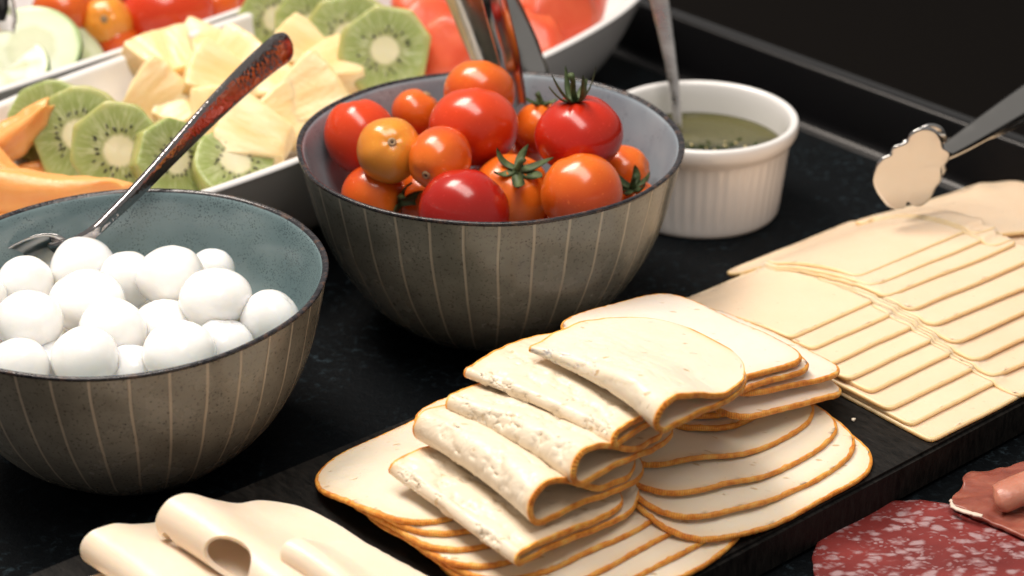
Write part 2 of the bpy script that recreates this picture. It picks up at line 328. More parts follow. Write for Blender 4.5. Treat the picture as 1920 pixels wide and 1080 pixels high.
# ------------------------------------------------------------------ tomatoes
def ball_mesh(name, mat, sx, sz, seed, lobes=5, lob=.02, dim=.10, nu=40, nv=26):
    V, Fc = [], []
    for j in range(nv+1):
        th = pi*j/nv
        for i in range(nu):
            a = 2*pi*i/nu
            d = Vector((sin(th)*cos(a), sin(th)*sin(a), cos(th)))
            r = 1+lob*cos(lobes*a+seed)*sin(th)*max(0, cos(th)+.4)+.018*noise.noise(d*1.6+Vector((seed, 0, 0)))
            z = cos(th)*r; rad = hypot(d.x, d.y)
            if d.z > 0: z -= dim*math.exp(-(rad/.28)**2)
            else: z += dim*.25*math.exp(-(rad/.2)**2)
            V.append((d.x*r*sx, d.y*r*sx, z*sz))
    for j in range(nv):
        for i in range(nu):
            k = (i+1) % nu; Fc.append((j*nu+i, (j+1)*nu+i, (j+1)*nu+k, j*nu+k))
    return V, Fc
def calyx(parent, zt, size, nsep, seed, curl=.5, stem=.006):
    rr = random.Random(seed); V, Fc = [], []
    for s in range(nsep):
        a = 2*pi*s/nsep+rr.uniform(-.35, .35); L = size*rr.uniform(.8, 1.35); w = size*rr.uniform(.17, .27); cu = curl*rr.uniform(.3, 1.5); tw = rr.uniform(-.7, .7)
        d = Vector((cos(a), sin(a), 0)); sd = Vector((-sin(a), cos(a), 0)); b = len(V); m = 9
        for i in range(m):
            t = i/(m-1); x = L*t*(1-.12*t*cu); h = size*.05+cu*L*t*t*.75-size*.10*sin(pi*t)
            ww = w*(.35+1.5*t)*(1-t)**.75*1.15+.00012; si = (sd*cos(tw*t)+Vector((0, 0, 1))*sin(tw*t)) 
            c = d*x+Vector((0, 0, zt+h))+sd*size*.18*sin(2.5*t+seed)*t
            up = Vector((0, 0, 1))*.00028
            V += [c-si*ww+up*2.2, c, c+si*ww+up*2.2, c-up*1.6]
        for i in range(m-1):
            for k in range(4): Fc.append((b+i*4+k, b+(i+1)*4+k, b+(i+1)*4+(k+1) % 4, b+i*4+(k+1) % 4))
        Fc.append((b, b+3, b+2, b+1)); Fc.append(tuple(b+(m-1)*4+k for k in range(4)))
    c = mesh_obj('calyx', V, Fc, M['leaf'], parent)
    p = [(0, 0, zt-.001), (stem*.1, 0, zt+stem*.4), (stem*.25, stem*.1, zt+stem*.8), (stem*.5, stem*.15, zt+stem*1.15)]
    V, Fc = tube(p, [(.0016, .0016), (.0011, .0011), (.0010, .0010), (.0014, .0013)], 8)
    mesh_obj('stem', V, Fc, M['leaf'], c)
def scar(parent, zt, r=.0014):
    V, Fc = lathe([(0, zt), (r*.35, zt+.0000), (r*.6, zt+.0005), (r, zt+.0006), (r*1.5, zt-.0006)], 14); o = mesh_obj('scar', V, Fc, M['scar'], parent)
    V, Fc = lathe([(0, zt+.0005), (r*.3, zt+.0004), (r*.45, zt-.0002)], 10); mesh_obj('scar_pit', V, Fc, M['scar_dark'], o)
def tomato(c, r, mat, axis, label, sx=1.0, sz=.92, cal=None, sc=False, seed=0, group='tomatoes in the olive grey bowl', name='tomato', lob=.02, dim=.1):
    q = Vector(axis).to_track_quat('Z', 'Y'); e = empty(name, c, q.to_euler())
    tag(e, label, 'tomato', group)
    V, Fc = ball_mesh('skin', mat, r*sx, r*sz, seed, 5, lob, dim); mesh_obj('skin', V, Fc, mat, e)
    zt = r*sz*(1-dim)+.0004
    if cal: calyx(e, zt, cal[0], cal[1], seed+3, cal[2], cal[3])
    if sc: scar(e, zt)
    return e
TL = [  # x, y, z, r, material, axis, calyx, scar, label, sx, sz
 (-.0625, .6901, .0701, .0149, 'tScar', (-.2, .4, .9), None, False, 'large smooth orange red tomato at the bowl rim beside the pineapple dish', 1.0, 1.05),
 (-.0485, .6608, .0762, .0131, 'tYel', (.15, -.75, .6), None, True, 'amber yellow tomato with a round tan stem scar', 1.0, 1.0),
 (-.0409, .7203, .0680, .0107, 'tOr', (.5, .2, .8), None, True, 'small orange tomato against the far inside of the bowl behind the amber one', 1.0, .95),
 (-.0137, .7114, .0807, .0152, 'tOr', (.1, .6, .8), None, False, 'smooth orange tomato at the very top beside the steel tongs', 1.0, .9),
 (-.0155, .6793, .0786, .0181, 'tScar', (.0, .5, .85), None, False, 'big glossy scarlet tomato heaped in the middle of the bowl', 1.0, .88),
 (.0266, .6653, .0811, .0177, 'tRed', (-.12, .05, 1), (.0105, 6, 1.15, .011), False, 'squat red tomato with a tall dried green calyx on top', 1.0, .86),
 (.0124, .7086, .0660, .0117, 'tOr', (0, .2, 1), (.007, 5, .2, .004), False, 'orange tomato half hidden behind the squat red one with the calyx', 1.0, .95),
 (-.0281, .6521, .0767, .0132, 'tOr', (-.35, -.82, -.15), None, True, 'oval orange tomato with a small dark pit facing outward', .92, 1.06),
 (-.0556, .6626, .0555, .0129, 'tOr', (.86, -.4, -.05), (.0115, 5, .5, .005), False, 'pale orange tomato low at the rim with thin green sepals at its side', 1.0, 1.0),
 (-.0184, .6301, .0636, .0176, 'tDeep', (.2, .6, .4), None, False, 'deep crimson tomato resting against the front rim of the bowl', 1.0, .93),
 (.0000, .6550, .0604, .0156, 'tOr', (.12, -.42, .88), (.0125, 6, .45, .005), False, 'orange red tomato with dark green star calyx in the middle of the front', 1.03, .95),
 (.0267, .6361, .0690, .0160, 'tOr', (-.3, .5, .7), None, False, 'big bright orange tomato touching the front rim below the squat red one', 1.0, .97),
 (.0448, .6810, .0581, .0109, 'tOr', (.7, -.2, .2), None, False, 'orange tomato tucked against the right inner wall of the bowl', 1.0, 1.1),
 (.0505, .6646, .0522, .0086, 'tOr', (-.25, -.3, .85), (.0095, 6, 1.0, .006), False, 'small low orange tomato with a spiky dark green calyx', 1.0, 1.0)]
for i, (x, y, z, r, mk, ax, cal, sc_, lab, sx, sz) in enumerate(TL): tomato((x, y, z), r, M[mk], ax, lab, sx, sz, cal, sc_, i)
def bowl_fill(existing, c, R, H, rr, count, zmax, seed):
    """balls under the visible layer, dropped without overlapping"""
    rn = random.Random(seed); out = []; pr = [(.018, .0075), (.034, .009), (.046, .0145), (.0545, .0235), (.0622, .036), (.0675, .048), (.0718, .065)]
    pr = [(a*R/.0775, b*H/.077) for a, b in pr]
    for k in range(6000):
        if len(out) >= count: break
        r = rr*rn.uniform(.9, 1.05); z = .0095+r+rn.random()**1.5*(zmax-.01-r); lim = np.interp(z-r*.55, [p[1] for p in pr], [p[0] for p in pr])-r*.9
        if lim <= 0: continue
        rho = lim*sqrt(rn.random()); a = rn.random()*2*pi; p = (c[0]+rho*cos(a), c[1]+rho*sin(a), z)
        if all((p[0]-q[0])**2+(p[1]-q[1])**2+(p[2]-q[2])**2 > ((r+q[3])*.97)**2 for q in existing+out): out.append((*p, r))
    return out
for i, (x, y, z, r) in enumerate(bowl_fill([t[:4] for t in TL], BM_C, BM_R, BM_H, .0135, 12, .05, 3)):
    tomato((x, y, z), r, M['tRed' if i % 2 else 'tOr'], (random.uniform(-1, 1), random.uniform(-1, 1), random.uniform(-1, 1)), 'tomato buried under the others in the olive grey bowl', seed=20+i, group='tomatoes buried in the olive grey bowl')

# ------------------------------------------------------------------ mozzarella
ML = [(-.1775, .5880, .0550, .0093, 1.0), (-.1595, .6009, .0546, .0113, .95), (-.1417, .5932, .0534, .0094, 1.1), (-.1232, .5833, .0600, .0116, .9), (-.1126, .6073, .0500, .0080, 1),
      (-.1038, .5623, .0620, .0118, .84), (-.0848, .5586, .0561, .0097, 1.0), (-.1506, .5678, .0580, .0125, .8), (-.1652, .5451, .0622, .0109, .9), (-.1376, .5478, .0567, .0110, 1.0),
      (-.1222, .5602, .0514, .0109, .85), (-.0999, .5464, .0516, .0100, .9), (-.1123, .5328, .0567, .0115, .88), (-.1430, .5281, .0574, .0107, .95), (-.1650, .5257, .0551, .0096, 1),
      (-.1580, .5370, .0485, .0092, 1), (-.1293, .5326, .0500, .0085, 1), (-.1801, .5450, .0524, .0083, 1), (-.1912, .5747, .0554, .0096, 1), (-.1909, .5574, .0518, .0094, 1)]
def mozz(c, r, sz, i, lab, grp):
    V, Fc = [], []; nu, nv = 44, 28; sd = Vector((i*3.7, i*1.3, 0)); rn = random.Random(i); cr = Vector((rn.uniform(-1, 1), rn.uniform(-1, .2), rn.uniform(0, 1))).normalized(); amt = rn.choice((.0, .05, .1, .14))
    for j in range(nv+1):
        th = pi*j/nv
        for k in range(nu):
            a = 2*pi*k/nu; d = Vector((sin(th)*cos(a), sin(th)*sin(a), cos(th)))
            f = 1+.055*noise.noise(d*1.1+sd)+.010*noise.noise(d*4+sd)
            dd = (d-cr).length; f -= amt*math.exp(-(dd/.33)**2)*(1+.8*noise.noise(d*7+sd)); f += .022*max(0, noise.noise(d*2.4+sd*2)-.2)
            V.append((d.x*r*f, d.y*r*f, d.z*r*f*sz))
    for j in range(nv):
        for k in range(nu):
            l = (k+1) % nu; Fc.append((j*nu+k, (j+1)*nu+k, (j+1)*nu+l, j*nu+l))
    o = mesh_obj('mozzarella_ball', V, Fc, M['mozz'], None, loc=c, rot=(0, 0, rn.uniform(0, 6))); tag(o, lab, 'cheese ball', grp)
for i, (x, y, z, r, sz) in enumerate(ML): mozz((x, y, z), r*1.07, sz, i, 'small white mozzarella ball in the teal lined bowl', 'mozzarella balls')
for i, (x, y, z, r) in enumerate(bowl_fill([m[:4] for m in ML], BL_C, BL_R, BL_H, .0105, 22, .046, 9)): mozz((x, y, z), r, .95, 40+i, 'mozzarella ball buried under the others in the teal lined bowl', 'buried mozzarella balls')

# ------------------------------------------------------------------ ramekin, sauce
RC = Vector((.0868, .774, 0)); ram = empty('ramekin', RC); tag(ram, 'white fluted ramekin of green herb sauce', 'ramekin')
nR = 240; V = []
prof = [(.0, .0022), (.030, .0022), (.0345, .0006), (.0365, .0), (.0378, .0008), (.0384, .003), (.0392, .012), (.0402, .024), (.0412, .0345), (.0416, .0362), (.0428, .0375), (.0440, .0395), (.0445, .0425), (.0443, .0446), (.0437, .0456), (.0425, .0460)]
inn = [(.0425, .0460), (.0412, .0453), (.0404, .0435), (.0396, .037), (.0385, .02), (.0365, .009), (.030, .0065), (.0, .006)]
def flute(prof):
    V, Fc = [], []
    for (r, z) in prof:
        for i in range(nR):
            a = 2*pi*i/nR; f = abs(cos(a*26)); g = max(0, min(1, (z-.003)/.004))*max(0, min(1, (.0362-z)/.003))
            rr = r-(.0006*(1-f)**1.2)*g; V.append((rr*cos(a), rr*sin(a), z))
    for k in range(len(prof)-1):
        for i in range(nR): Fc.append((k*nR+i, k*nR+(i+1) % nR, (k+1)*nR+(i+1) % nR, (k+1)*nR+i))
    return V, Fc
V, Fc = flute([(r, z) for r, z in smooth_prof(prof[:8], 3)+smooth_prof(prof[8:], 2)]); mesh_obj('fluted_wall', V, Fc, M['ceramic'], ram)
V, Fc = lathe(smooth_prof(inn, 3), 120); mesh_obj('inner_wall', V, Fc, M['ceramic'], ram)
SZ = .0300
sauce = empty('herb_sauce', RC+Vector((0, 0, SZ))); tag(sauce, 'oily dark green herb sauce filling the white ramekin', 'sauce')
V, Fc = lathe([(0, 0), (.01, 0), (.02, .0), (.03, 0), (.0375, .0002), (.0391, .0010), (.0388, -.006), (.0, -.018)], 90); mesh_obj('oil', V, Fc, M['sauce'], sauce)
def flakes(name, n, mat, rmax, size, ymax, seed, flat=.3):
    rn = random.Random(seed); V, Fc = [], []
    for k in range(n):
        r = rmax*sqrt(rn.random()); a = rn.random()*2*pi; x, y = r*cos(a), r*sin(a)
        if y > ymax+rn.gauss(0, .004): continue
        s = size*rn.uniform(.5, 1.3); b = len(V); rot = Matrix.Rotation(rn.random()*6, 3, 'Z') @ Matrix.Rotation(rn.gauss(0, flat), 3, 'X')
        for q in ((-1, -.5, -.25), (1, -.4, -.25), (.8, .6, -.25), (-.9, .4, -.25), (-.8, -.3, .3), (.7, -.2, .3), (.6, .4, .3), (-.6, .3, .3)): V.append(Vector((x, y, .0003))+rot @ (Vector(q)*s*rn.uniform(.8, 1.2)))
        for f in ((0, 3, 2, 1), (4, 5, 6, 7), (0, 1, 5, 4), (1, 2, 6, 5), (2, 3, 7, 6), (3, 0, 4, 7)): Fc.append(tuple(b+i for i in f))
    o = mesh_obj(name, V, Fc, mat, sauce, smooth=False); o['kind'] = 'stuff'
flakes('herb_flakes', 700, M['herb'], .037, .0011, .000, 1); flakes('garlic_bits', 90, M['bit'], .035, .0011, .004, 2)

# ------------------------------------------------------------------ spoons
def spoon(name, tipc, path, widths, thick, bowl_c, bowl_dir, bowl_n, bl, bw, depth, mat, label, wdir=None):
    e = empty(name, bowl_c); tag(e, label, 'spoon'); L = Vector(bowl_c)
    pts = spline(path, 8); m = len(pts)
    ws = np.interp(np.linspace(0, 1, m), np.linspace(0, 1, len(widths)), widths); ts = np.interp(np.linspace(0, 1, m), np.linspace(0, 1, len(thick)), thick); tau = np.linspace(0, 1, m); ws = ws*np.sqrt(np.clip(1-np.clip((tau-.90)/.1, 0, 1)**2, .004, 1))
    secs = [(ws[i], ts[i], (pts[min(i+1, m-1)]-pts[max(i-1, 0)]).cross(Vector(wdir))) for i in range(m)]
    V, Fc = tube([p-L for p in pts], secs, 32, True, .32); mesh_obj('handle', V, Fc, mat, e)
    d = Vector(bowl_dir).normalized(); nn = Vector(bowl_n); nn = (nn-d*nn.dot(d)).normalized(); s = d.cross(nn); V, Fc = [], []; na, nr = 40, 8
    for side in (0, 1):
        for k in range(nr+1):
            rho = k/nr
            for i in range(na):
                a = 2*pi*i/na; egg = 1+.12*cos(a); x = bl*cos(a)*rho; y = bw*sin(a)*rho*egg; z = -depth*(1-rho**2.2)-(.0010 if side else 0)*(1-.5*rho**4)
                V.append(d*x+s*y+nn*z)
    o2 = (nr+1)*na
    for k in range(nr):
        for i in range(na):
            j = (i+1) % na; Fc.append((k*na+i, (k+1)*na+i, (k+1)*na+j, k*na+j)); Fc.append((o2+k*na+i, o2+k*na+j, o2+(k+1)*na+j, o2+(k+1)*na+i))
    for i in range(na):
        j = (i+1) % na; Fc.append((nr*na+i, o2+nr*na+i, o2+nr*na+j, nr*na+j))
    mesh_obj('spoon_bowl', V, Fc, M['steel'], e)
    return e
# spoon in the mozzarella bowl: lies on the cheese, neck over it, handle on the far rim
sp_path = [P(100, 467, .0570), P(128, 460, .0600), P(172, 437, .0655), P(215, 398, .0700), P(262, 352, .0748), P(330, 280, .0815), P(400, 206, .0885), P(470, 138, .0945), P(520, 96, .0985), P(548, 82, .1000)]
spoon('serving_spoon', None, sp_path, [.0030, .0024, .0021, .0022, .0026, .0032, .0042, .0054, .0064, .0070, .0070], [.0012, .0015, .0017, .0016, .0016, .0015, .0014, .0013, .0013, .0012, .0005],
      P(42, 503, .0510), (P(105, 467, .0575)-P(42, 503, .0510)), (.28, -.93, .22), .0200, .0095, .0040, M['steel_h'], 'steel serving spoon with hammered handle leaning out of the mozzarella bowl', (.63, -.77, .10))
# spoon in the sauce
s2 = [P(1275, 262, .0250), P(1271, 235, .0330), P(1266, 180, .046), P(1258, 120, .060), P(1247, 55, .075), P(1237, 0, .088), P(1228, -50, .100), P(1222, -80, .107)]
spoon('sauce_spoon', None, s2, [.0020, .0021, .0023, .0028, .0036, .0044, .0050, .0030], [.0014, .0016, .0018, .0018, .0018, .0018, .0018, .001], P(1278, 275, .0215), (.15, -.7, -.35), (0, -.4, 1), .012, .009, .003, m_steel('steel_brushed', 620, (.66, .64, .63), .3), 'steel spoon with hammered handle standing in the herb sauce', (-.25, -.8, .5))

# ------------------------------------------------------------------ tongs in the tomato bowl
def channel(path, wd, w, dep, th, mat, name, parent):
    """thin strip, its edges curled up: an arm of pressed steel tongs"""
    L = parent.location; pts = spline(path, 6); m = len(pts); V, Fc = [], []; nc = 13
    ws = np.interp(np.linspace(0, 1, m), np.linspace(0, 1, len(w)), w)
    for side in (0, 1):
        for i, p in enumerate(pts):
            t = (pts[min(i+1, m-1)]-pts[max(i-1, 0)]).normalized(); a = Vector(wd); a = (a-t*a.dot(t)).normalized(); b = a.cross(t)
            for k in range(nc):
                x = -1+2*k/(nc-1); V.append(p-L+a*x*ws[i]+b*(dep*abs(x)**3+side*th))
    o = m*nc
    for i in range(m-1):
        for k in range(nc-1): Fc.append((i*nc+k, (i+1)*nc+k, (i+1)*nc+k+1, i*nc+k+1)); Fc.append((o+i*nc+k, o+i*nc+k+1, o+(i+1)*nc+k+1, o+(i+1)*nc+k))
        for k in (0, nc-1): Fc.append((i*nc+k, o+i*nc+k, o+(i+1)*nc+k, (i+1)*nc+k))
    for i in (0, m-1):
        for k in range(nc-1): Fc.append((i*nc+k, i*nc+k+1, o+i*nc+k+1, o+i*nc+k))
    return mesh_obj(name, V, Fc, mat, parent)
tg = empty('salad_tongs', P(972, 205, .068)); tag(tg, 'polished steel tongs standing in the tomato bowl, its wide arms rising over the watermelon', 'tongs')
channel([P(992, 200, .046), P(970, 155, .058), P(950, 105, .070), P(926, 52, .083), P(902, 0, .096), P(884, -40, .106)], (1, .05, 0), [.012, .0155, .0160, .0158, .0152, .0150], -.0055, .0009, M['steel_dark'], 'arm', tg)
channel([P(974, 218, .058), P(966, 170, .071), P(957, 128, .083), P(946, 80, .095), P(930, 20, .110), P(916, -40, .124)], (1, .25, 0), [.0030, .0040, .0046, .0050, .0052, .0052], .0016, .0009, M['steel_dark'], 'arm', tg)

# ------------------------------------------------------------------ fruit dishes
TD, PD = Vector((.643, .766, 0)), Vector((-.766, .643, 0))
def TP(t, p, z): return TD*t+PD*p+Vector((0, 0, z))
def dish(t0, p0, a, b, ex, label, H=.055):
    e = empty('serving_dish', TP(t0, p0, 0)); tag(e, label, 'dish', 'white serving dishes'); e.rotation_euler = (0, 0, atan2(TD.y, TD.x))
    n = 180
    def ring(d, z):
        out = []
        for i in range(n):
            w = 2*pi*i/n; c, s = cos(w), sin(w); out.append(((a-d)*math.copysign(abs(c)**(2/ex), c), (b-d)*math.copysign(abs(s)**(2/ex), s), z))
        return out
    def loft(prs):
        V = [q for d, z in prs for q in ring(d, z)]; return V, [(k*n+i, k*n+(i+1) % n, (k+1)*n+(i+1) % n, (k+1)*n+i) for k in range(len(prs)-1) for i in range(n)]
    h = H/.055
    V, Fc = loft(smooth_prof([(b*.999, .0012), (.040, .0012), (.036, .0), (.034, .0008), (.024, .010*h), (.013, .026*h), (.0045, .044*h), (.0008, .0525*h), (.0, .0542*h), (.0008, .0553*h), (.0026, .0556*h), (.0044, .0548*h), (.0052, .0532*h)], 3))
    mesh_obj('outer_wall', V, Fc, M['ceramic'], e)
    V, Fc = loft(smooth_prof([(.0052, .0532*h), (.0085, .045*h), (.0165, .031*h), (.028, .0235*h), (.042, .0215*h), (b*.999, .0212*h)], 4)); mesh_obj('inner_wall', V, Fc, M['ceramic'], e)
    return e
dish(.56, .596, .230, .080, 2.7, 'long white oval dish of kiwi, pineapple, melon and watermelon')
dish(.53, .760, .230, .080, 3.2, 'white oval dish of tomatoes and cucumber behind the fruit dish')

def disc(name, R, th, outline, mats, parent, bev=.0012, edge_mat=1):
    """slice with a shaped outline: face rings, rounded edge, side"""
    n = len(outline); V, Fc, fm = [], [], []
    rings = [(0.02, th/2), (.3, th/2), (.6, th/2), (.85, th/2), (1-bev/R, th/2), (1-bev*.3/R, th/2-bev*.3), (1, th/2-bev), (1, -th/2+bev), (1-bev/R, -th/2), (.5, -th/2), (.02, -th/2)]
    for f, z in rings:
        for (x, y) in outline: V.append((x*R*f, y*R*f, z+.0004*noise.noise(Vector((x*3*f, y*3*f, z*80)))))
    for k in range(len(rings)-1):
        for i in range(n): Fc.append((k*n+i, (k+1)*n+i, (k+1)*n+(i+1) % n, k*n+(i+1) % n)); fm.append(edge_mat if 5 <= k <= 7 else 0)
    Fc.append(tuple(range(n))); fm.append(0); b = (len(rings)-1)*n; Fc.append(tuple(b+i for i in range(n))[::-1]); fm.append(0)
    return mesh_obj(name, V, Fc, mats, parent, fm)
def look(nrm, roll=0.0): return (Vector(nrm).to_track_quat('Z', 'Y').to_matrix().to_4x4() @ Matrix.Rotation(roll, 4, 'Z')).to_euler()
def kiwi(c, nrm, R, roll, seed, label, asp=.92, th=.008, grp='kiwi slices'):
    R *= 1.02; rn = random.Random(seed); e = empty('kiwi_slice', c, look(nrm, roll)); tag(e, label, 'kiwi slice', grp)
    ks = 8; off = [rn.uniform(.94, 1.03) for _ in range(ks)]; out = []
    for i in range(96):
        a = 2*pi*i/96; rr = min(off[k]/max(.05, cos(((a-2*pi*k/ks+pi) % (2*pi))-pi)) for k in range(ks)); rr = min(rr, 1.04); out.append((rr*cos(a), rr*sin(a)*asp))
    disc('flesh', R, th, out, [M['kiwi'], M['kiwi_side']], e)
    V, Fc = [], []
    for sgn in (1, -1):
        for k in range(32):
            a = 2*pi*k/32+rn.uniform(-.1, .1); rr = R*rn.uniform(.36, .58)
            if rn.random() < .2: continue
            b = len(V); c0 = Vector((rr*cos(a), rr*sin(a)*asp, sgn*th/2)); d = Vector((cos(a), sin(a), 0)); s = Vector((-sin(a), cos(a), 0)); l, w_ = R*rn.uniform(.05, .075), R*rn.uniform(.018, .03)
            for q in (d*l, s*w_, -d*l*.9, -s*w_): V.append(c0+q)
            V.append(c0+Vector((0, 0, sgn*.0009)))
            V.append(c0-Vector((0, 0, sgn*.0005)))
            for i in range(4): Fc.append((b+i, b+(i+1) % 4, b+4)); Fc.append((b+(i+1) % 4, b+i, b+5))
    s = mesh_obj('seeds', V, Fc, M['seed'], e); s['kind'] = 'stuff'
    return e
cn = Vector((.12, -.86, .48))
kiwi(P(95, 232, .046), (-.05, -.80, .55), .0200, .4, 1, 'kiwi slice hindmost of the overlapping row beside the melon')
kiwi(P(150, 255, .047), (.02, -.82, .52), .0212, 1.2, 2, 'kiwi slice with half its pale core covered, beside the melon')
kiwi(P(226, 285, .048), (.08, -.86, .48), .0215, 2.2, 3, 'kiwi slice showing its whole white core behind the hammered spoon')
kiwi(P(322, 300, .044), (.62, -.62, .42), .0190, .2, 4, 'kiwi slice turned edge on, crossed by the hammered spoon handle')
kiwi(P(438, 312, .040), (.30, -.40, .80), .0185, .9, 5, 'half sunken kiwi slice lying flat at the dish edge beside pineapple')
kiwi(P(522, 36, .052), (-.1, -.86, .42), .0200, .3, 6, 'hindmost kiwi slice of the row against the watermelon', .95)
kiwi(P(590, 52, .053), (-.05, -.86, .42), .0208, .9, 7, 'kiwi slice mostly covered by its neighbours in the row against the watermelon', .95)
kiwi(P(655, 70, .054), (.0, -.86, .46), .0218, .2, 8, 'kiwi slice with half a core showing in the row against the watermelon', .95)
kiwi(P(722, 96, .054), (.05, -.88, .46), .0222, .6, 9, 'foremost large kiwi slice with elongated core against the watermelon', .95)

def chunk(name, poly, th, mat, c, nrm, roll, label, cat, grp, bev=.002, seed=0, amp=.0006, cuts=2, soft=7):
    bm = bmesh.new(); vb = [bm.verts.new((x, y, -th/2)) for x, y in poly]; f = bm.faces.new(vb)
    r = bmesh.ops.extrude_face_region(bm, geom=[f]); bmesh.ops.translate(bm, vec=(0, 0, th), verts=[g for g in r['geom'] if isinstance(g, bmesh.types.BMVert)])
    bmesh.ops.recalc_face_normals(bm, faces=bm.faces[:]); bmesh.ops.bevel(bm, geom=bm.edges[:], offset=bev, segments=2, affect='EDGES', clamp_overlap=True)
    bmesh.ops.triangulate(bm, faces=bm.faces[:]); bmesh.ops.subdivide_edges(bm, edges=bm.edges[:], cuts=cuts, use_grid_fill=True)
    for _ in range(soft): bmesh.ops.smooth_vert(bm, verts=bm.verts[:], factor=.5, use_axis_x=True, use_axis_y=True, use_axis_z=True)
    for v in bm.verts:
        q = v.co*120+Vector((seed*5.1, 0, 0)); v.co += Vector((noise.noise(q), noise.noise(q+Vector((31, 0, 0))), noise.noise(q+Vector((0, 57, 0)))))*amp*1.6
        q = v.co*420+Vector((seed*5.1, 9, 0)); v.co += Vector((noise.noise(q), noise.noise(q+Vector((31, 0, 0))), noise.noise(q+Vector((0, 57, 0)))))*amp*.5
    me = bpy.data.meshes.new(name); bm.to_mesh(me); bm.free(); me.materials.append(mat); me.polygons.foreach_set('use_smooth', [True]*len(me.polygons))
    o = bpy.data.objects.new(name, me); o.location = c; o.rotation_euler = look(nrm, roll); COL.objects.link(o); tag(o, label, cat, grp); return o
def sector(r0, r1, ang, n=8):
    a0 = -ang/2; cx = (r0+r1)/2
    return [(r1*cos(a0+ang*k/n)-cx, r1*sin(a0+ang*k/n)) for k in range(n+1)]+[(r0*cos(a0+ang*k/n)-cx, r0*sin(a0+ang*k/n)) for k in range(n, -1, -1)]
PL = [(312, 128, .050, (.1, -.35, .9), 1.9, .9), (292, 186, .046, (.2, -.8, .5), .6, .85), (400, 158, .050, (.35, -.5, .75), 2.4, .85), (452, 122, .050, (-.2, -.6, .7), 1.1, .8), (556, 112, .048, (.4, -.5, .75), 2.2, .9),
      (580, 188, .050, (.1, -.8, .6), .5, .95), (470, 268, .044, (.2, -.6, .75), 2.6, .95), (420, 226, .042, (-.2, -.7, .6), 1.6, .8), (520, 228, .044, (.3, -.7, .6), .2, .8), (350, 225, .038, (0, -.4, .9), .9, .8),
      (500, 170, .042, (0, -.5, .85), 2.9, .85), (610, 235, .036, (.3, -.6, .7), 1.3, .8), (380, 105, .044, (.1, -.4, .9), 2.7, .8), (620, 140, .044, (.1, -.4, .9), .3, .8)]
for i, (x, y, z, nr, ro, s) in enumerate(PL):
    s *= 1.32
    chunk('pineapple_chunk', [(a*s, b*s) for a, b in sector(.021, .047, .70)], .023*s, M['pine'], P(x, y, z-.002), nr, ro, 'pale yellow pineapple chunk heaped in the oval fruit dish', 'pineapple', 'pineapple chunks', .0042, i, .0005)
cres = [(-.040, -.004), (-.026, -.014), (-.008, -.019), (.012, -.018), (.030, -.010), (.041, .002), (.026, .004), (.010, .004), (-.010, .004), (-.028, .004)]
ML2 = [(72, 352, .050, (.1, -.50, .85), -.25, 1.25, 'long orange melon wedge lying in front of the kiwi row'), (2, 245, .050, (.1, -.8, .5), .5, .8, 'pointed orange melon piece at the end of the kiwi row'),
       (5, 295, .046, (.1, -.7, .6), -.9, .55, 'small blunt orange melon piece between two larger ones'), (15, 395, .044, (.0, -.80, .55), .2, 1.1, 'low orange melon piece behind the mozzarella bowl rim'), (95, 310, .030, (.0, -.5, .85), .3, .7, 'orange melon piece tucked under the kiwi slices')]
for i, (x, y, z, nr, ro, s, lab) in enumerate(ML2): chunk('melon_piece', [(a*s, b*s) for a, b in cres], .030*s, M['melon'], P(x, y, z), nr, ro, lab, 'melon', 'orange melon pieces', .008, 40+i, .0005)
cub = [(-.017, -.014), (.016, -.016), (.019, .010), (.004, .018), (-.018, .012)]
WL = [(800, 60, .046, (.2, -.6, .7), .3, 1.0), (850, 100, .046, (-.1, -.8, .5), 1.1, 1.05), (790, 20, .050, (.1, -.5, .8), 2.0, .9), (1040, 40, .050, (.3, -.8, .4), .4, 1.25), (1075, -10, .050, (-.2, -.7, .5), 1.5, 1.2), (1000, 85, .044, (0, -.7, .6), 2.2, 1.0), (900, 30, .048, (.1, -.6, .7), .9, 1.1), (960, 20, .044, (-.1, -.6, .7), 2.5, 1.1), (930, 100, .036, (-.1, -.6, .7), 2.5, 1.0)]
for i, (x, y, z, nr, ro, s) in enumerate(WL): chunk('watermelon_chunk', [(a*s, b*s) for a, b in cub], .026*s, M['wmelon'], P(x, y, z), nr, ro, 'red watermelon chunk behind the tongs in the oval dish', 'watermelon', 'watermelon chunks', .003, 60+i, .0006)
# second dish
BT = [(118, 22, .058, .0155, 'tOr', None, 'blurred orange tomato beside the cucumber slices'), (200, 42, .052, .0135, 'tYel', True, 'amber tomato with dark stem pit in the rear dish'), (218, 80, .042, .0115, 'tOr', None, 'small orange tomato below the amber one in the rear dish'),
      (315, 22, .052, .0190, 'tScar', None, 'long scarlet tomato lying at the rear dish edge'), (405, 12, .048, .0130, 'tOr', None, 'orange tomato beside the long scarlet one in the rear dish'), (455, -8, .046, .0120, 'tScar', None, 'small red tomato at the rear dish edge past the orange one'),
      (150, -25, .054, .0150, 'tDeep', None, 'dark red tomato behind the amber one in the rear dish'), (250, -20, .054, .0150, 'tDeep', None, 'deep red tomato behind the long scarlet one in the rear dish'), (370, -25, .050, .014, 'tScar', None, 'red tomato behind the orange one in the rear dish')]
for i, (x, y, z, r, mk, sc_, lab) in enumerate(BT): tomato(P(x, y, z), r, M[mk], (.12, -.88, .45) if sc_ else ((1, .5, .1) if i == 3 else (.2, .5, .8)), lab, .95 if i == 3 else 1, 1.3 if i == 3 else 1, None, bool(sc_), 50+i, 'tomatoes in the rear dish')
circ = [(cos(2*pi*i/72)*(1+.02*sin(3*2*pi*i/72)), sin(2*pi*i/72)) for i in range(72)]
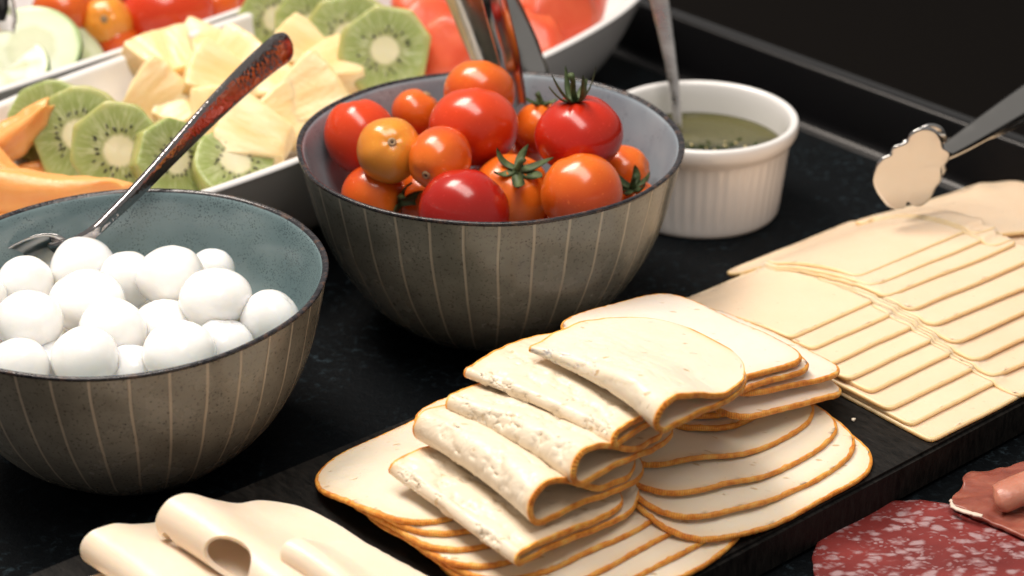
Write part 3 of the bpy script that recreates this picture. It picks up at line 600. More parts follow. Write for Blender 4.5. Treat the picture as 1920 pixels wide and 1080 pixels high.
for i, (x, y, z, nr, R, lab) in enumerate([(60, 96, .050, (.05, -.62, .78), .0245, 'pale cucumber slice lying face up beside the orange tomato'), (122, 108, .043, (.55, -.45, .70), .0205, 'cucumber slice tilted under the face up one'), (10, 140, .042, (-.1, -.5, .85), .0225, 'cucumber slice with green skin showing at the dish edge'), (-20, 90, .046, (-.2, -.4, .9), .022, 'cucumber slice hidden beside the small steel tongs')]):
    e = empty('cucumber_slice', P(x, y, z), look(nr, i*.8)); tag(e, lab, 'cucumber slice', 'cucumber slices'); disc('flesh', R, .006, circ, [M['cuc'], M['cuc_skin']], e, .0008)
t3 = empty('serving_tongs', P(8, 55, .066)); tag(t3, 'small steel tongs tip with dark handle over the cucumber', 'tongs')
channel([P(14, 58, .066), P(9, 30, .074), P(2, 0, .084), P(-8, -40, .096)], (1, 0, .15), [.0040, .0062, .0068, .0070], .003, .0009, M['steel'], 'arm', t3)
channel([P(2, 40, .076), P(0, 15, .082), P(-5, -10, .089), P(-10, -40, .099)], (1, 0, .15), [.003, .0050, .0055, .0055], .003, .0012, M['dark_plastic'], 'grip', t3)

# ------------------------------------------------------------------ cheese: height map of what already lies on the board
RES = .001; HU0, HV0 = .06, -.50; NU, NV = 620, 260
Hm = np.zeros((NU, NV)); gu = HU0+RES*np.arange(NU); gv = HV0+RES*np.arange(NV)
GU, GV = np.meshgrid(gu, gv, indexing='ij')
Hm[(GU > BU0) & (GU < BU1) & (GV > BV0) & (GV < BV1)] = BZ
def gauss(A, s, su=None):
    def kern(s): r = int(s*3)+1; k = np.exp(-.5*(np.arange(-r, r+1)/s)**2); return r, k/k.sum()
    r, k = kern(su or s); A = np.apply_along_axis(lambda x: np.convolve(np.pad(x, r, mode='edge'), k, 'valid'), 0, A)
    r, k = kern(s); return np.apply_along_axis(lambda x: np.convolve(np.pad(x, r, mode='edge'), k, 'valid'), 1, A)
def dil(A, r):
    B = A.copy()
    for i in range(1, r+1):
        B[i:] = np.maximum(B[i:], A[:-i]); B[:-i] = np.maximum(B[:-i], A[i:])
    C = B.copy()
    for i in range(1, r+1):
        C[:, i:] = np.maximum(C[:, i:], B[:, :-i]); C[:, :-i] = np.maximum(C[:, :-i], B[:, i:])
    return C
def rest(mask, sig=4.0, dr=2, it=2, su=None, sink=.0):
    """height at which a limp sheet lies on the map inside mask; returns full-size array"""
    ii, jj = np.where(mask); a, b, c, d = max(ii.min()-12, 0), min(ii.max()+13, NU), max(jj.min()-12, 0), min(jj.max()+13, NV)
    h = Hm[a:b, c:d]; m = mask[a:b, c:d].astype(float); z = dil(h*m, dr); z = np.maximum(z, 0)
    for _ in range(it):
        w = gauss(m, sig, su)+1e-6; z = gauss(z*m, sig, su)/w; z = np.where(m > 0, np.maximum(z, h-.0003-sink), z)
    w = gauss(m, 1.5)+1e-9; z2 = gauss(z*m, 1.5)/w; z = np.where(m > 0, np.maximum(z2, h-sink), z2)
    # continue outwards so that vertices on the outline find a value
    full = np.zeros_like(Hm); full[a:b, c:d] = np.where(w > 1e-6, z, h); return full
def plane_over(mask):
    """plane on which a stiff sheet would come to rest, leaning on the highest places under it"""
    h = Hm[mask]; A = np.stack([GU[mask]-GU[mask].mean(), GV[mask]-GV[mask].mean(), np.ones(h.size)], 1); w = np.ones(h.size)
    for _ in range(25):
        c = np.linalg.lstsq(A*w[:, None], h*w, rcond=None)[0]; w = np.where(h > A @ c, 6., .35)
    return c[0]*(GU-GU[mask].mean())+c[1]*(GV-GV[mask].mean())+c[2]
def samp(A, u, v):
    x = np.clip((u-HU0)/RES, 0, NU-1.001); y = np.clip((v-HV0)/RES, 0, NV-1.001); i = x.astype(int); j = y.astype(int); fx = x-i; fy = y-j
    return A[i, j]*(1-fx)*(1-fy)+A[i+1, j]*fx*(1-fy)+A[i, j+1]*(1-fx)*fy+A[i+1, j+1]*fx*fy
def shape_pts(a, b, ex, n, seed, rag=.0006, taper=0.0):
    w = np.linspace(0, 2*pi, 1440, endpoint=False); c, s = np.cos(w), np.sin(w)
    x = a*np.sign(c)*np.abs(c)**(2/ex); y = b*np.sign(s)*np.abs(s)**(2/ex); x = x*(1+taper*y/b)
    x = np.append(x, x[0]); y = np.append(y, y[0]); L = np.concatenate([[0], np.cumsum(np.hypot(np.diff(x), np.diff(y)))]); q = np.linspace(0, L[-1], n, endpoint=False)
    x = np.interp(q, L, x); y = np.interp(q, L, y)
    for i in range(n):
        r = hypot(x[i], y[i]); k = noise.noise(Vector((x[i]*45, y[i]*45, seed*3.3)))*rag*2+noise.noise(Vector((x[i]*400, y[i]*400, seed)))*rag*.5
        x[i] *= 1+k/r; y[i] *= 1+k/r
    return x, y, q, L[-1]
CNT = [0]
def slab(name, uc, vc, a, b, ang, th, mats, label, grp, ex=4.5, rindw=0.0, sig=4.0, stiff=0.0, su=None, edge_slot=1, rag=.0006, taper=0.0, wave=.0005, curl=0.0):
    """one cheese slice lying on whatever is below it"""
    CNT[0] += 1; sd = CNT[0]; n = 200; x, y, q, per = shape_pts(a, b, ex, n, sd, rag, taper)
    fr = [.0, .12, .25, .38, .5, .62, .72, .81, .88, .94, 1-.0013/min(a, b), 1-.0007/min(a, b)]
    ca, sa = cos(ang), sin(ang)
    def loc(px, py): return uc+px*ca-py*sa, vc+px*sa+py*ca
    lu = (GU-uc)*ca+(GV-vc)*sa; lv = -(GU-uc)*sa+(GV-vc)*ca; lx = lu/(1+taper*lv/b)
    mask = (np.abs(lx/a)**ex+np.abs(lv/b)**ex) < 1
    Z = rest(mask, sig, su=su, sink=.0013 if su else 0, dr=1 if su else 2)
    if stiff: Z = np.maximum(Z*(1-stiff)+plane_over(mask)*stiff, np.where(mask, Hm, 0))
    Hm[mask] = np.maximum(Hm[mask], Z[mask]+th)
    bw = np.array([1-(.00085+.0005*noise.noise(Vector((q[i]*130, sd, 0)))+.0005*noise.noise(Vector((q[i]*500, sd, 4))))/min(a, b) for i in range(n)]); FR = list(fr); FR[-2] = bw
    X = np.concatenate([x*f for f in FR]); Y = np.concatenate([y*f for f in FR]); U, Vv = loc(X, Y); z = samp(Z, U, Vv)
    ins = np.concatenate([x*min(f, .985) for f in fr]), np.concatenate([y*min(f, .985) for f in fr]); U2, V2 = loc(*ins); z = samp(Z, U2, V2)+.00012
    nz = np.array([noise.noise(Vector((U[i]*40, Vv[i]*40, sd))) for i in range(len(U))])
    z = z+wave*np.maximum(nz, 0)
    if curl: z = z+curl*np.clip((np.hypot(X/a, Y/b)-.75)/.5, 0, 1)**2*(.5+nz)
    o = uv(uc, vc, 0); V = []; Fc = []; fm = []; UVc = []; k = len(fr)
    def pt(u, v, zz): w = uv(u, v, zz); return (w.x-o.x, w.y-o.y, zz)
    for lay in (1, 0):
        for i in range(k*n): V.append(pt(U[i], Vv[i], z[i]+th*lay)); UVc.append((q[i % n], max(0, 1-(1-fr[i//n])*min(a, b)/.006)))
    m0 = k*n
    for r in range(k-1):
        for i in range(n):
            j = (i+1) % n; A = (r*n+i, (r+1)*n+i, (r+1)*n+j, r*n+j); Fc.append(A); fm.append(edge_slot if (rindw and r == k-2) else 0); Fc.append(tuple(m0+t for t in A)[::-1]); fm.append(0)
    # rounded edge with its own vertices
    e0 = len(V); er = 1.0
    prof = [(1-.0007/min(a, b), 1.0), (1-.00025/min(a, b), .93), (1.0, .72), (1.0, .28), (1-.00025/min(a, b), .07), (1-.0007/min(a, b), .0)]
    zb = z[(k-1)*n:]
    for f, h in prof:
        uu, vv = loc(x*f, y*f)
        for i in range(n): V.append(pt(uu[i], vv[i], zb[i]+th*h)); UVc.append((q[i], h))
    for r in range(len(prof)-1):
        for i in range(n): j = (i+1) % n; Fc.append((e0+r*n+i, e0+(r+1)*n+i, e0+(r+1)*n+j, e0+r*n+j)); fm.append(edge_slot)
    ob = mesh_obj(name, V, Fc, mats, None, fm, True, loc=o, uvs=UVc); tag(ob, label, 'cheese slice', grp); return ob

def fold(name, u0, v0, ang, half, Lb, Lt, r, th, mats, label, grp, seed, tear=0.0, ex=6, closed=.0012, holes=(), edge_slot=1, sagv=0.0, rtap=0.0, flare=0.0, cat='cheese slice', lift=.55, stiff=.8, base=None, nfl=0):
    """a slice folded over: axis runs along v (turned by ang), rounded side towards -u"""
    ca, sa = cos(ang), sin(ang); arc = pi*r/2; ns = 104
    def W(x, s): return u0+x*ca-s*sa, v0+x*sa+s*ca
    lx = (GU-u0)*ca+(GV-v0)*sa; ls = -(GU-u0)*sa+(GV-v0)*ca
    def sw(x, L): return half*np.clip(1-np.clip(np.abs(x)/L, 0, 1)**ex, .02, 1)**(1/ex)
    def rr(s): return r*(1+rtap*s/half)
    def top(x, s):
        R_ = rr(s); q = np.clip(x/(Lt*lift), 0, 1); q = q*q*(3-2*q); hi = 2*R_; d = closed+th
        return np.where(x < 0, R_+np.sqrt(np.maximum(R_**2-x**2, 0)), d+(hi-d)*(1-q))
    mb = (lx > -r*.8) & (lx < Lb) & (np.abs(ls) < sw(lx, Lb)); mt = (lx > -r*.8) & (lx < Lt) & (np.abs(ls) < sw(lx, Lt)); mm = mb | mt
    B = rest(mm, 6.0, 3, 2); pl = plane_over(mm) if base is None else base[0]+(base[1]-base[0])*(ls+half)/(2*half)-.18*np.maximum(lx-.012, 0); B = np.maximum(B*(1-stiff)+pl*stiff, np.where(mm, Hm-.0006, 0)); bb = gauss(B*mm, 3)/(gauss(mm*1., 3)+1e-6); B = np.where(mm, np.maximum(bb, Hm-.0008), bb)
    Hm[mb] = np.maximum(Hm[mb], B[mb]+th); Hm[mt] = np.maximum(Hm[mt], (B+top(lx, ls))[mt]+th)
    ts = np.concatenate([np.linspace(-Lb-arc, -arc, 40), np.linspace(-arc, arc, 26)[1:], np.linspace(arc, Lt+arc, 70)[1:]]); nt = len(ts)
    sg = np.linspace(-1, 1, ns); sg = np.sign(sg)*(1-(1-np.abs(sg))**1.15)
    C = np.zeros((nt, ns, 3)); TS = np.zeros((nt, ns, 2))
    for i, t in enumerate(ts):
        for j, s1 in enumerate(sg):
            if t < -arc: x = -t-arc; w = float(sw(np.array(x), Lb))
            elif t > arc: x = t-arc; w = float(sw(np.array(x), Lt))
            else: x = 0.; w = half
            s = s1*w; R_ = float(rr(s)); bow = -.0022*(s/half)**2*flare
            if t < -arc: h = 0.
            elif t > arc: h = float(top(np.array(x), np.array(s)))
            else: ph = t/r; x = -R_*cos(ph); h = R_+R_*sin(ph)
            jag = .0007*noise.noise(Vector((t*170, s1*3, seed)))*(abs(s1) > .9)
            u_, v_ = W(x+bow, s+jag); TS[i, j] = (t, s)
            C[i, j] = (u_, v_, h)
    bz = samp(B, np.clip(C[..., 0], 0, 9), C[..., 1])
    # keep the base value of the footprint for the overhanging bulge
    ui, vi = W(np.maximum((C[..., 0]-u0)*ca+(C[..., 1]-v0)*sa, .001), np.clip(-(C[..., 0]-u0)*sa+(C[..., 1]-v0)*ca, -half*.97, half*.97)); bz = samp(B, ui, vi)
    C[..., 2] += bz+th*.5+.0002
    for i in range(nt):
        for j in range(ns):
            t, s = TS[i, j]; f = 0.
            nz = noise.noise(Vector((t*60, s*60, seed*2.2))); C[i, j, 2] += .0005*nz*(t > 0)
            if tear and t > -arc:
                band = math.exp(-((t-arc*.6)/(.55*Lt))**2)*max(0, 1-(abs(s)/half)**6)
                q = noise.fractal(Vector((t*190, s*110, seed*1.7)), .8, 2.2, 5); st = max(0., min(1., (q-.04)/.09)); st2 = max(0., min(1., (q-.34)/.08))
                C[i, j, 2] -= tear*band*(st*.6+st2*.7); C[i, j, 0] += tear*.5*band*st*(t < arc)
    Pw = np.zeros_like(C); Pw[..., 0] = C[..., 0]*UX+C[..., 1]*UY; Pw[..., 1] = C[..., 0]*UY-C[..., 1]*UX; Pw[..., 2] = C[..., 2]
    keep = np.ones((nt-1, ns-1), bool)
    for (ht, hs, ra, rb) in holes:
        d = ((TS[..., 0]-ht)/ra)**2+((TS[..., 1]-hs)/rb)**2
        keep &= ~((d[:-1, :-1] < 1) & (d[1:, :-1] < 1) & (d[:-1, 1:] < 1) & (d[1:, 1:] < 1))
    for (ht, hs, ra, rb) in holes:     # pull the ragged cell border out to a smooth ellipse
        P0 = Pw.copy(); rm = ~keep; vr = np.zeros((nt, ns), bool); vk = np.zeros((nt, ns), bool)
        for a_ in (0, 1):
            for b_ in (0, 1): vr[a_:nt-1+a_, b_:ns-1+b_] |= rm; vk[a_:nt-1+a_, b_:ns-1+b_] |= keep
        for i, j in zip(*np.where(vr & vk)):
            x_, y_ = (TS[i, j, 0]-ht)/ra, (TS[i, j, 1]-hs)/rb; d_ = hypot(x_, y_)
            if d_ > 1.2 or d_ < 1e-3: continue
            i_ = np.interp(ht+ra*x_/d_, ts, np.arange(nt)); j_ = np.interp(max(-1, min(1, (hs+rb*y_/d_)/half)), sg, np.arange(ns)); i0, j0 = min(int(i_), nt-2), min(int(j_), ns-2); fi, fj = i_-i0, j_-j0
            Pw[i, j] = P0[i0, j0]*(1-fi)*(1-fj)+P0[i0+1, j0]*fi*(1-fj)+P0[i0, j0+1]*(1-fi)*fj+P0[i0+1, j0+1]*fi*fj
    du = np.gradient(Pw, axis=0); dv = np.gradient(Pw, axis=1); N = np.cross(du, dv); N /= (np.linalg.norm(N, axis=2, keepdims=True)+1e-12)
    o = uv(u0+Lb*.4, v0, 0); A = Pw-np.array([o.x, o.y, 0]); top_, bot_ = A-N*th/2, A+N*th/2
    V = [tuple(p) for p in top_.reshape(-1, 3)]+[tuple(p) for p in bot_.reshape(-1, 3)]; Fc, fm = [], []; m0 = nt*ns; UVc = [(0, max(0, 1-min(half*(1-abs(TS[i, j, 1])/half) if abs(TS[i, j, 0]) < .8*Lb else .0012*(ns-1)*(1-abs(sg[j])), TS[i, j, 0]+Lb+arc, Lt+arc-TS[i, j, 0])/.006)) for i in range(nt) for j in range(ns)]*2
    idx = lambda i, j: i*ns+j
    for i in range(nt-1):
        for j in range(ns-1):
            if not keep[i, j]: continue
            f = (idx(i, j), idx(i, j+1), idx(i+1, j+1), idx(i+1, j)); q_ = edge_slot if (j in (0, 1, ns-3, ns-2) or i in (0, nt-2)) else 0; Fc.append(f); fm.append(q_); Fc.append(tuple(m0+t for t in f)[::-1]); fm.append(q_)
    def wall(i0, j0, i1, j1, outer):
        b = len(V); k0, k1 = i0*ns+j0, i1*ns+j1; a0, a1 = (TS[i0, j0], TS[i1, j1]); l0 = a0[0]+a0[1]; l1 = a1[0]+a1[1]
        if outer is not None:
            for kk, ll in ((k0, l0), (k1, l1)):
                p, q_ = np.array(V[kk]), np.array(V[m0+kk]); i_, j_ = divmod(kk, ns); mid = (p+q_)/2+outer(i_, j_)*.00035
                V.extend([tuple(p), tuple(mid), tuple(q_)]); UVc.extend([(ll, 0), (ll, .5), (ll, 1)])
            Fc.extend([(b, b+1, b+4, b+3), (b+1, b+2, b+5, b+4)]); fm.extend([edge_slot, edge_slot])
        else:
            V.extend([V[k0], V[m0+k0], V[m0+k1], V[k1]]); UVc.extend([(0, 0)]*4); Fc.append((b, b+1, b+2, b+3)); fm.append(0)
    dirs = dv/(np.linalg.norm(dv, axis=2, keepdims=True)+1e-12); dirt = du/(np.linalg.norm(du, axis=2, keepdims=True)+1e-12)
    for i in range(nt-1):
        wall(i, 0, i+1, 0, lambda a, b: -dirs[a, b]); wall(i+1, ns-1, i, ns-1, lambda a, b: dirs[a, b])
    for j in range(ns-1):
        wall(0, j+1, 0, j, lambda a, b: -dirt[a, b]); wall(nt-1, j, nt-1, j+1, lambda a, b: dirt[a, b])
    for i in range(nt-1):
        for j in range(ns-1):
            if keep[i, j]: continue
            if i > 0 and keep[i-1, j]: wall(i, j, i, j+1, None)
            if i < nt-2 and keep[i+1, j]: wall(i+1, j+1, i+1, j, None)
            if j > 0 and keep[i, j-1]: wall(i+1, j, i, j, None)
            if j < ns-2 and keep[i, j+1]: wall(i, j+1, i+1, j+1, None)
    ob = mesh_obj(name, V, Fc, mats, None, fm, True, loc=o, uvs=UVc); tag(ob, label, cat, grp)
    rn = random.Random(seed*7)
    for q in range(nfl//3):     # torn flakes standing off the broken crest
        t0 = rn.uniform(-.3*arc, arc+Lt*.42); s0 = rn.uniform(-.82, .82)*half; ra = rn.uniform(.003, .0065); rb = rn.uniform(.006, .013); ph = rn.random()*9; FV, FF = [], []; nn_ = 26; rg = (0, .35, .65, .85, 1.0); up = rn.uniform(.0001, .0004)
        for lay in (1, 0):
            for f in rg:
                for k in range(nn_):
                    a = 2*pi*k/nn_; jg = 1+.40*noise.noise(Vector((cos(a)*1.7+ph, sin(a)*1.7, seed)))+.22*noise.noise(Vector((cos(a)*5+ph, sin(a)*5, seed)))
                    t = t0+ra*f*jg*cos(a)+rb*.35*f*jg*sin(a); s = s0+rb*f*jg*sin(a); i_ = np.interp(t, ts, np.arange(nt)); j_ = np.interp(max(-1, min(1, s/half)), sg, np.arange(ns)); i0, j0 = min(int(i_), nt-2), min(int(j_), ns-2); fi, fj = i_-i0, j_-j0
                    bl = lambda A_: A_[i0, j0]*(1-fi)*(1-fj)+A_[i0+1, j0]*fi*(1-fj)+A_[i0, j0+1]*(1-fi)*fj+A_[i0+1, j0+1]*fi*fj
                    p = bl(top_)-bl(N)*((up*f*f*(cos(a) < .2)+.00042)*lay-.0005*(1-lay)+.00025*noise.noise(Vector((t*600, s*600, q)))); FV.append(tuple(p))
        kk = len(rg)
        for r_ in range(kk-1):
            for k in range(nn_): l = (k+1) % nn_; A4 = (r_*nn_+k, (r_+1)*nn_+k, (r_+1)*nn_+l, r_*nn_+l); FF.append(A4[::-1]); FF.append(tuple(kk*nn_+x for x in A4))
        for k in range(nn_): l = (k+1) % nn_; FF.append(((kk-1)*nn_+k, (kk-1)*nn_+l, (2*kk-1)*nn_+l, (2*kk-1)*nn_+k))
        mesh_obj('torn_flake', FV, FF, M['flake'], ob)
    return ob

rj = random.Random(11)
def J(a): return rj.uniform(-a, a)
# yellow slices: two shingled rows, laid from the front edge of the board backwards
YM = [M['chY'], M['chYe']]
vs = [-.3245, -.3345, -.3445, -.3545, -.3645, -.3745, -.3845, -.3945]
for i, vf in enumerate(vs):
    slab('yellow_cheese_slice', .4825+J(.0012)+.002*i/7, vf-.0355+J(.0006), .0275, .0355, J(.012), .0018, YM, 'thin yellow cheese slice in the shingled row next to the orange rimmed cheese' if i < 7 else 'topmost yellow slice of the row next to the orange rimmed cheese', 'yellow cheese slices', 22, rag=.0003, wave=.0001, sig=6., su=14.)
vs = [-.3240, -.3355, -.3455, -.3560, -.3675, -.3785, -.3900, -.4000, -.4090]
for i, vf in enumerate(vs):
    slab('yellow_cheese_slice', .5445+J(.0012)+.0006*i, vf-.0355+J(.0006), .0425, .0355, J(.012)-.01, .0018, YM, 'thin yellow cheese slice in the shingled row under the leaf shaped tongs' if i < 8 else 'topmost yellow slice touched by the leaf shaped tongs', 'yellow cheese slices', 22, rag=.0003, wave=.0001, sig=6., su=14.)
for i, vf in enumerate([-.392, -.402]):
    slab('yellow_cheese_slice', .622+.002*i, vf-.034, .044, .0345, .05, .0018, YM, 'yellow cheese slice in the last row past the leaf shaped tongs', 'yellow cheese slices', 22, rag=.0003, wave=.0001, sig=6., su=14.)
# ivory slices with orange rind: left fan
OM = [M['chO'], M['rind']]; g = 'flat orange rimmed cheese slices'
vs = [-.3235, -.3300, -.3375, -.3450, -.3530, -.3610, -.3690, -.3770]
for i, vf in enumerate(vs):
    slab('rimmed_cheese_slice', .3170+J(.0015)+.010*(7-i)/7, vf-.036, .0490, .036, J(.02)-.01, .0019, OM, 'flat ivory cheese slice with orange rim in the fan under the folded slices' if i < 7 else 'pale flat slice with orange rim, topmost of the fan under the folded ones', g, 3.6, 1)
slab('rimmed_cheese_slice', .3420, -.4180, .0300, .032, .05, .0019, OM, 'ivory slice with orange rim peeping out behind the folded slices toward the tomato bowl', g, 3.6, 1)
vs = [-.3240, -.3320, -.3415, -.3525]
for i, vf in enumerate(vs):
    slab('rimmed_cheese_slice', .3885+J(.001), vf-.036, .0490, .036, J(.012), .0019, OM, 'flat ivory cheese slice with orange rim, spread in the fan at the board edge', g, 4.2, 1)
WM = [M['chW'], M['rind']]
for i, (uc, vf, an) in enumerate([(.4010, -.3660, .0), (.4000, -.3700, .0), (.3990, -.3740, .01), (.4000, -.3780, .0), (.4190, -.3565, .03), (.4220, -.3600, .02), (.4050, -.3605, -.02), (.4020, -.3620, .0)]):
    slab('rimmed_cheese_slice', uc, vf-.037, .0310, .037, an, .0022, WM, 'whitish slice with orange rim in the neat pile leaning on the yellow slices' if i < 7 else 'whitish pitted slice on top of the neat pile leaning on the yellow slices', 'whitish orange rimmed cheese slices', 6.0, 1, stiff=.6 if i > 3 else 0)
# pale smooth slices at the near end of the board
PM = [M['chP'], M['chP']]; g = 'pale folded cheese slices'
slab('pale_cheese_slice', .1930, -.4050, .042, .034, .12, .0022, PM, 'flat pale slice underneath the folded pale ones', g, 5, 0, 5)
slab('pale_cheese_slice', .2345, -.3850, .0340, .0455, -.20, .0017, PM, 'broad flat pale slice beside the orange rimmed fan', g, 5, 0, 5)
fold('pale_cheese_slice', .1980, -.4010, -.04, .0420, .055, .045, .0050, .0016, PM, 'pale folded slice with a long smooth blunt roll', g, 6, 0, closed=.002, rtap=-.1, flare=1, stiff=.5)
fold('pale_cheese_slice', .2210, -.3880, -.07, .0430, .042, .0400, .0060, .0016, PM, 'pale rolled slice with a large oval hole and a small hole in its end', g, 7, 0, closed=.0005, holes=((.002, -.010, .0075, .0105), (-.004, -.0385, .0035, .0028)), rtap=-.15, flare=1, stiff=.15, ex=4, lift=.6)
fold('pale_cheese_slice', .2350, -.3560, -.12, .0300, .028, .025, .0034, .0016, PM, 'pale folded slice running off toward the board edge below the holed roll', g, 8, 0, closed=.001, flare=1, stiff=.4)
# folded slices on the left fan
FM = [M['chF'], M['rind']]
g = 'folded orange rimmed cheese slices'
fold('folded_cheese_slice', .2830, -.3745, -.06, .0300, .060, .052, .0018, .0019, FM, 'lowest folded slice, pressed flat with a torn ragged front', g, 1, .0011, base=(0.036, 0.032), stiff=.9)
fold('folded_cheese_slice', .2990, -.3780, -.05, .0290, .050, .046, .0056, .0019, FM, 'folded slice with a wide open loop end above the flat torn one', g, 2, .0008, flare=1, rtap=.2, base=(0.0425, 0.0385), stiff=.9)
fold('folded_cheese_slice', .3110, -.3765, -.14, .0290, .052, .046, .0040, .0019, FM, 'folded slice with crumbly crest and round loop in the middle of the folded pile', g, 3, .0011, flare=1, rtap=.5, base=(0.050, 0.047), stiff=.9)
fold('folded_cheese_slice', .3235, -.3800, -.20, .0310, .054, .050, .0016, .0019, FM, 'folded slice with flaky torn top just under the uppermost one', g, 4, .0012, flare=1, rtap=.4, base=(0.057, 0.0545), stiff=.9)
fold('folded_cheese_slice', .3400, -.3700, -.06, .0310, .052, .051, .0028, .0019, [M['chO'], M['rind']], 'smooth folded slice crowning the folded pile', g, 5, .0005, flare=1.5, rtap=.9, ex=3.2, base=(0.0635, 0.0625), stiff=.9)

# ------------------------------------------------------------------ leaf tongs on the yellow cheese
tz = P(1690, 384, .036)
lt = empty('cheese_tongs', tz); tag(lt, 'steel cheese tongs with flat scalloped leaf tip standing on the yellow slices', 'tongs')
outl = [(1662, 384), (1645, 362), (1636, 338), (1642, 312), (1652, 296), (1668, 288), (1674, 274), (1690, 268), (1700, 262), (1708, 247), (1730, 237), (1752, 241), (1764, 258), (1768, 274), (1782, 284), (1776, 300), (1765, 312), (1764, 334), (1752, 352), (1742, 372), (1726, 384), (1712, 384), (1700, 376), (1694, 388), (1676, 390)]
def onplane(px, py, yoff):   # point on the upright plane through the foot of the tongs
    dx = (px-960)/FPX; dy = -(py-540)/FPX; d = Vector((dx, cos(PITCH)+dy*sin(PITCH), -sin(PITCH)+dy*cos(PITCH))); nrm = Vector((.18, -.93, -.05)); C = Vector((0, 0, HC)); t = (tz-C).dot(nrm)/d.dot(nrm); return C+d*t-tz+nrm*yoff
cl = smooth_prof([tuple(onplane(x, y, 0)) for x, y in outl+outl[:1]], 3)[:-1]; n = len(cl); cen = sum((Vector(c) for c in cl), Vector())/n; nrm = Vector((.18, -.93, -.05)).normalized()
V, Fc = [], []
for f, h in ((.0, .0012), (.4, .0010), (.75, .0006), (.93, .0002), (1, -.0002), (1, -.0010), (.93, -.0010), (.4, -.0004), (.0, -.0002)):
    for c in cl: V.append(cen+(Vector(c)-cen)*f-nrm*h)
for k in range(8):
    for i in range(n): j = (i+1) % n; Fc.append((k*n+i, k*n+j, (k+1)*n+j, (k+1)*n+i))
mesh_obj('leaf_tip', V, Fc, M['steel'], lt)
q1 = onplane(1772, 288, 0)+tz
pth = [q1, q1+Vector((.012, .009, .003)), q1+Vector((.038, .030, .0095)), q1+Vector((.065, .052, .016)), q1+Vector((.10, .08, .026))]
channel(pth, (0, .6, .8), [.0030, .0045, .0062, .0075, .008], .002, .0012, M['steel_dark'], 'arm', lt)
pth = [q1+Vector((-.002, .012, -.002)), q1+Vector((.014, .018, -.001)), q1+Vector((.038, .034, .002)), q1+Vector((.065, .054, .009)), q1+Vector((.10, .08, .018))]
channel(pth, (0, .6, .8), [.0025, .0030, .0040, .0045, .005], .0015, .0012, M['steel_dark'], 'arm', lt)
V2 = [Vector(v)*.9+Vector((.006, .012, .0)) for v in V]; mesh_obj('leaf_tip', V2, Fc, M['steel'], lt)

# ------------------------------------------------------------------ salami and ham
sc_ = P(1755, 1062, .003); rn = random.Random(4); n = 150; V, Fc, fm = [], [], []
frs = [.0, .15, .3, .45, .6, .72, .82, .9, .96, 1.0]
def sz_(x, y): return .0010*noise.noise(Vector((x*45, y*45, 3)))+.0022*max(0, hypot(x, y)/.038-.55)*(.5+noise.noise(Vector((x*30, y*30, 8))))
for lay in (1, 0):
    for f in frs:
        for i in range(n):
            a = 2*pi*i/n; R = .0385*(1+.035*noise.noise(Vector((cos(a)*1.3, sin(a)*1.3, 2)))+.018*noise.noise(Vector((cos(a)*8, sin(a)*8, 5)))+.012*noise.noise(Vector((cos(a)*20, sin(a)*20, 5)))); x, y = R*f*cos(a)*1.04, R*f*sin(a); V.append((x, y, max(0, sz_(x, y))+.0014*lay+.0006))
k = len(frs)
for r in range(k-1):
    for i in range(n): j = (i+1) % n; A = (r*n+i, (r+1)*n+i, (r+1)*n+j, r*n+j); Fc.append(A); Fc.append(tuple(k*n+t for t in A)[::-1])
for i in range(n): j = (i+1) % n; Fc.append(((k-1)*n+i, (2*k-1)*n+i, (2*k-1)*n+j, (k-1)*n+j))
so = mesh_obj('salami_slice', V, Fc, M['salami'], None, loc=(sc_.x, sc_.y, 0)); tag(so, 'red salami slice mottled with white fat', 'salami')
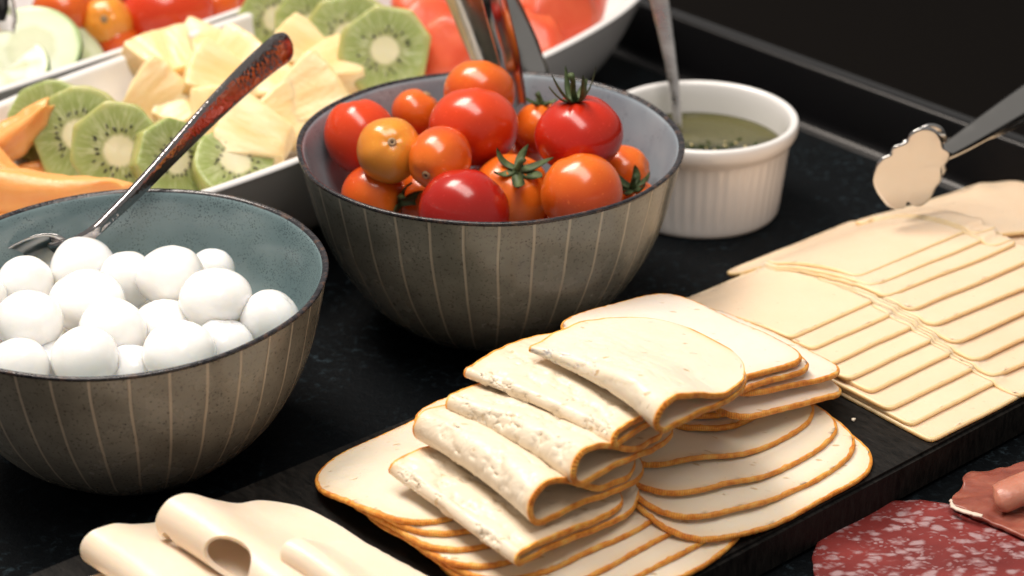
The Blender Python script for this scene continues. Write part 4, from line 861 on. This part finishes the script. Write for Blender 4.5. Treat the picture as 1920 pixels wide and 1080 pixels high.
# ham: a wavy sheet with a rolled fold
hc_ = P(1885, 935, .004); e = empty('ham_slice', (hc_.x, hc_.y, 0)); tag(e, 'thin pink cured ham slice with pale fat edge beside the salami', 'ham')
outl = [(1783, 945), (1788, 925), (1806, 905), (1806, 892), (1822, 882), (1850, 879), (1890, 872), (1940, 862), (2000, 870), (2030, 930), (2000, 1010), (1940, 1010), (1880, 985), (1840, 968), (1815, 958)]
op = smooth_prof([tuple((P(x, y, .005)-hc_).xy) for x, y in outl+outl[:1]], 8)[:-1]; n = len(op); V, Fc = [], []
def hz(x, y):
    fx, fy = x-.012, y-.0015-.35*(x-.012); ridge = math.exp(-(fy/.0038)**2)*(1/(1+math.exp(-(fx+.010)/.0015)))
    return .0032+.0018*noise.noise(Vector((x*60, y*90, 1)))+.0*ridge+.0008*noise.noise(Vector((x*220, y*260, 4)))
frs = [i/16 for i in range(17)]; cxy = (sum(p[0] for p in op)/n, sum(p[1] for p in op)/n)
for lay in (1, 0):
    for f in frs:
        for (x, y) in op: X, Y = cxy[0]+(x-cxy[0])*f, cxy[1]+(y-cxy[1])*f; V.append((X, Y, max(.0006, hz(X, Y))+.0012*lay))
k = len(frs)
for r in range(k-1):
    for i in range(n): j = (i+1) % n; A = (r*n+i, (r+1)*n+i, (r+1)*n+j, r*n+j); Fc.append(A[::-1]); Fc.append(tuple(k*n+t for t in A))
for i in range(n): j = (i+1) % n; Fc.append(((k-1)*n+i, (k-1)*n+j, (2*k-1)*n+j, (2*k-1)*n+i))
mesh_obj('lean_meat', V, Fc, M['ham'], e)
fp = [P(x, y, .0056)-Vector((hc_.x, hc_.y, 0)) for x, y in ((1783, 938), (1787, 950), (1802, 957), (1822, 963), (1842, 968))]
V, Fc = tube(spline(fp, 5), [(.0010+.0007*noise.noise(Vector((i*.7, 0, 0)))-.0006*(abs(i-16)/16)**3, .0006) for i in range(21)], 10); mesh_obj('fat_edge', V, Fc, M['fat'], e)
fp = [P(x, y, z)-Vector((hc_.x, hc_.y, 0)) for x, y, z in ((1869, 938, .0075), (1874, 936, .008), (1886, 930, .009), (1906, 921, .010), (1935, 909, .011), (1975, 895, .012))]
V, Fc = tube(spline(fp, 6), [(min(.0062, .0022+.0011*sqrt(i*2.2)), min(.0046, .0016+.0008*sqrt(i*2.2))) for i in range(31)], 18)
V = [v+Vector((0, 0, 1))*.0004*noise.noise(Vector(v)*300) for v in V]; mesh_obj('rolled_fold', V, Fc, M['ham_light'], e)
# crumbs on the board
for i, (u, v) in enumerate(((.4460, -.3530),)):
    rn = random.Random(i); n = 8; V, Fc = ball_mesh('crumb', None, .0008, .0006, i, 5, .15, .1, 10, 6); V = [Vector(p)*(1+.5*noise.noise(Vector(p)*2500+Vector((i, 0, 0)))) for p in V]
    o = mesh_obj('cheese_crumb', V, Fc, M['flake'], None, loc=uv(u, v, BZ+.0005)); tag(o, 'tiny pale cheese crumb on the bare black board', 'crumb', 'cheese crumbs')
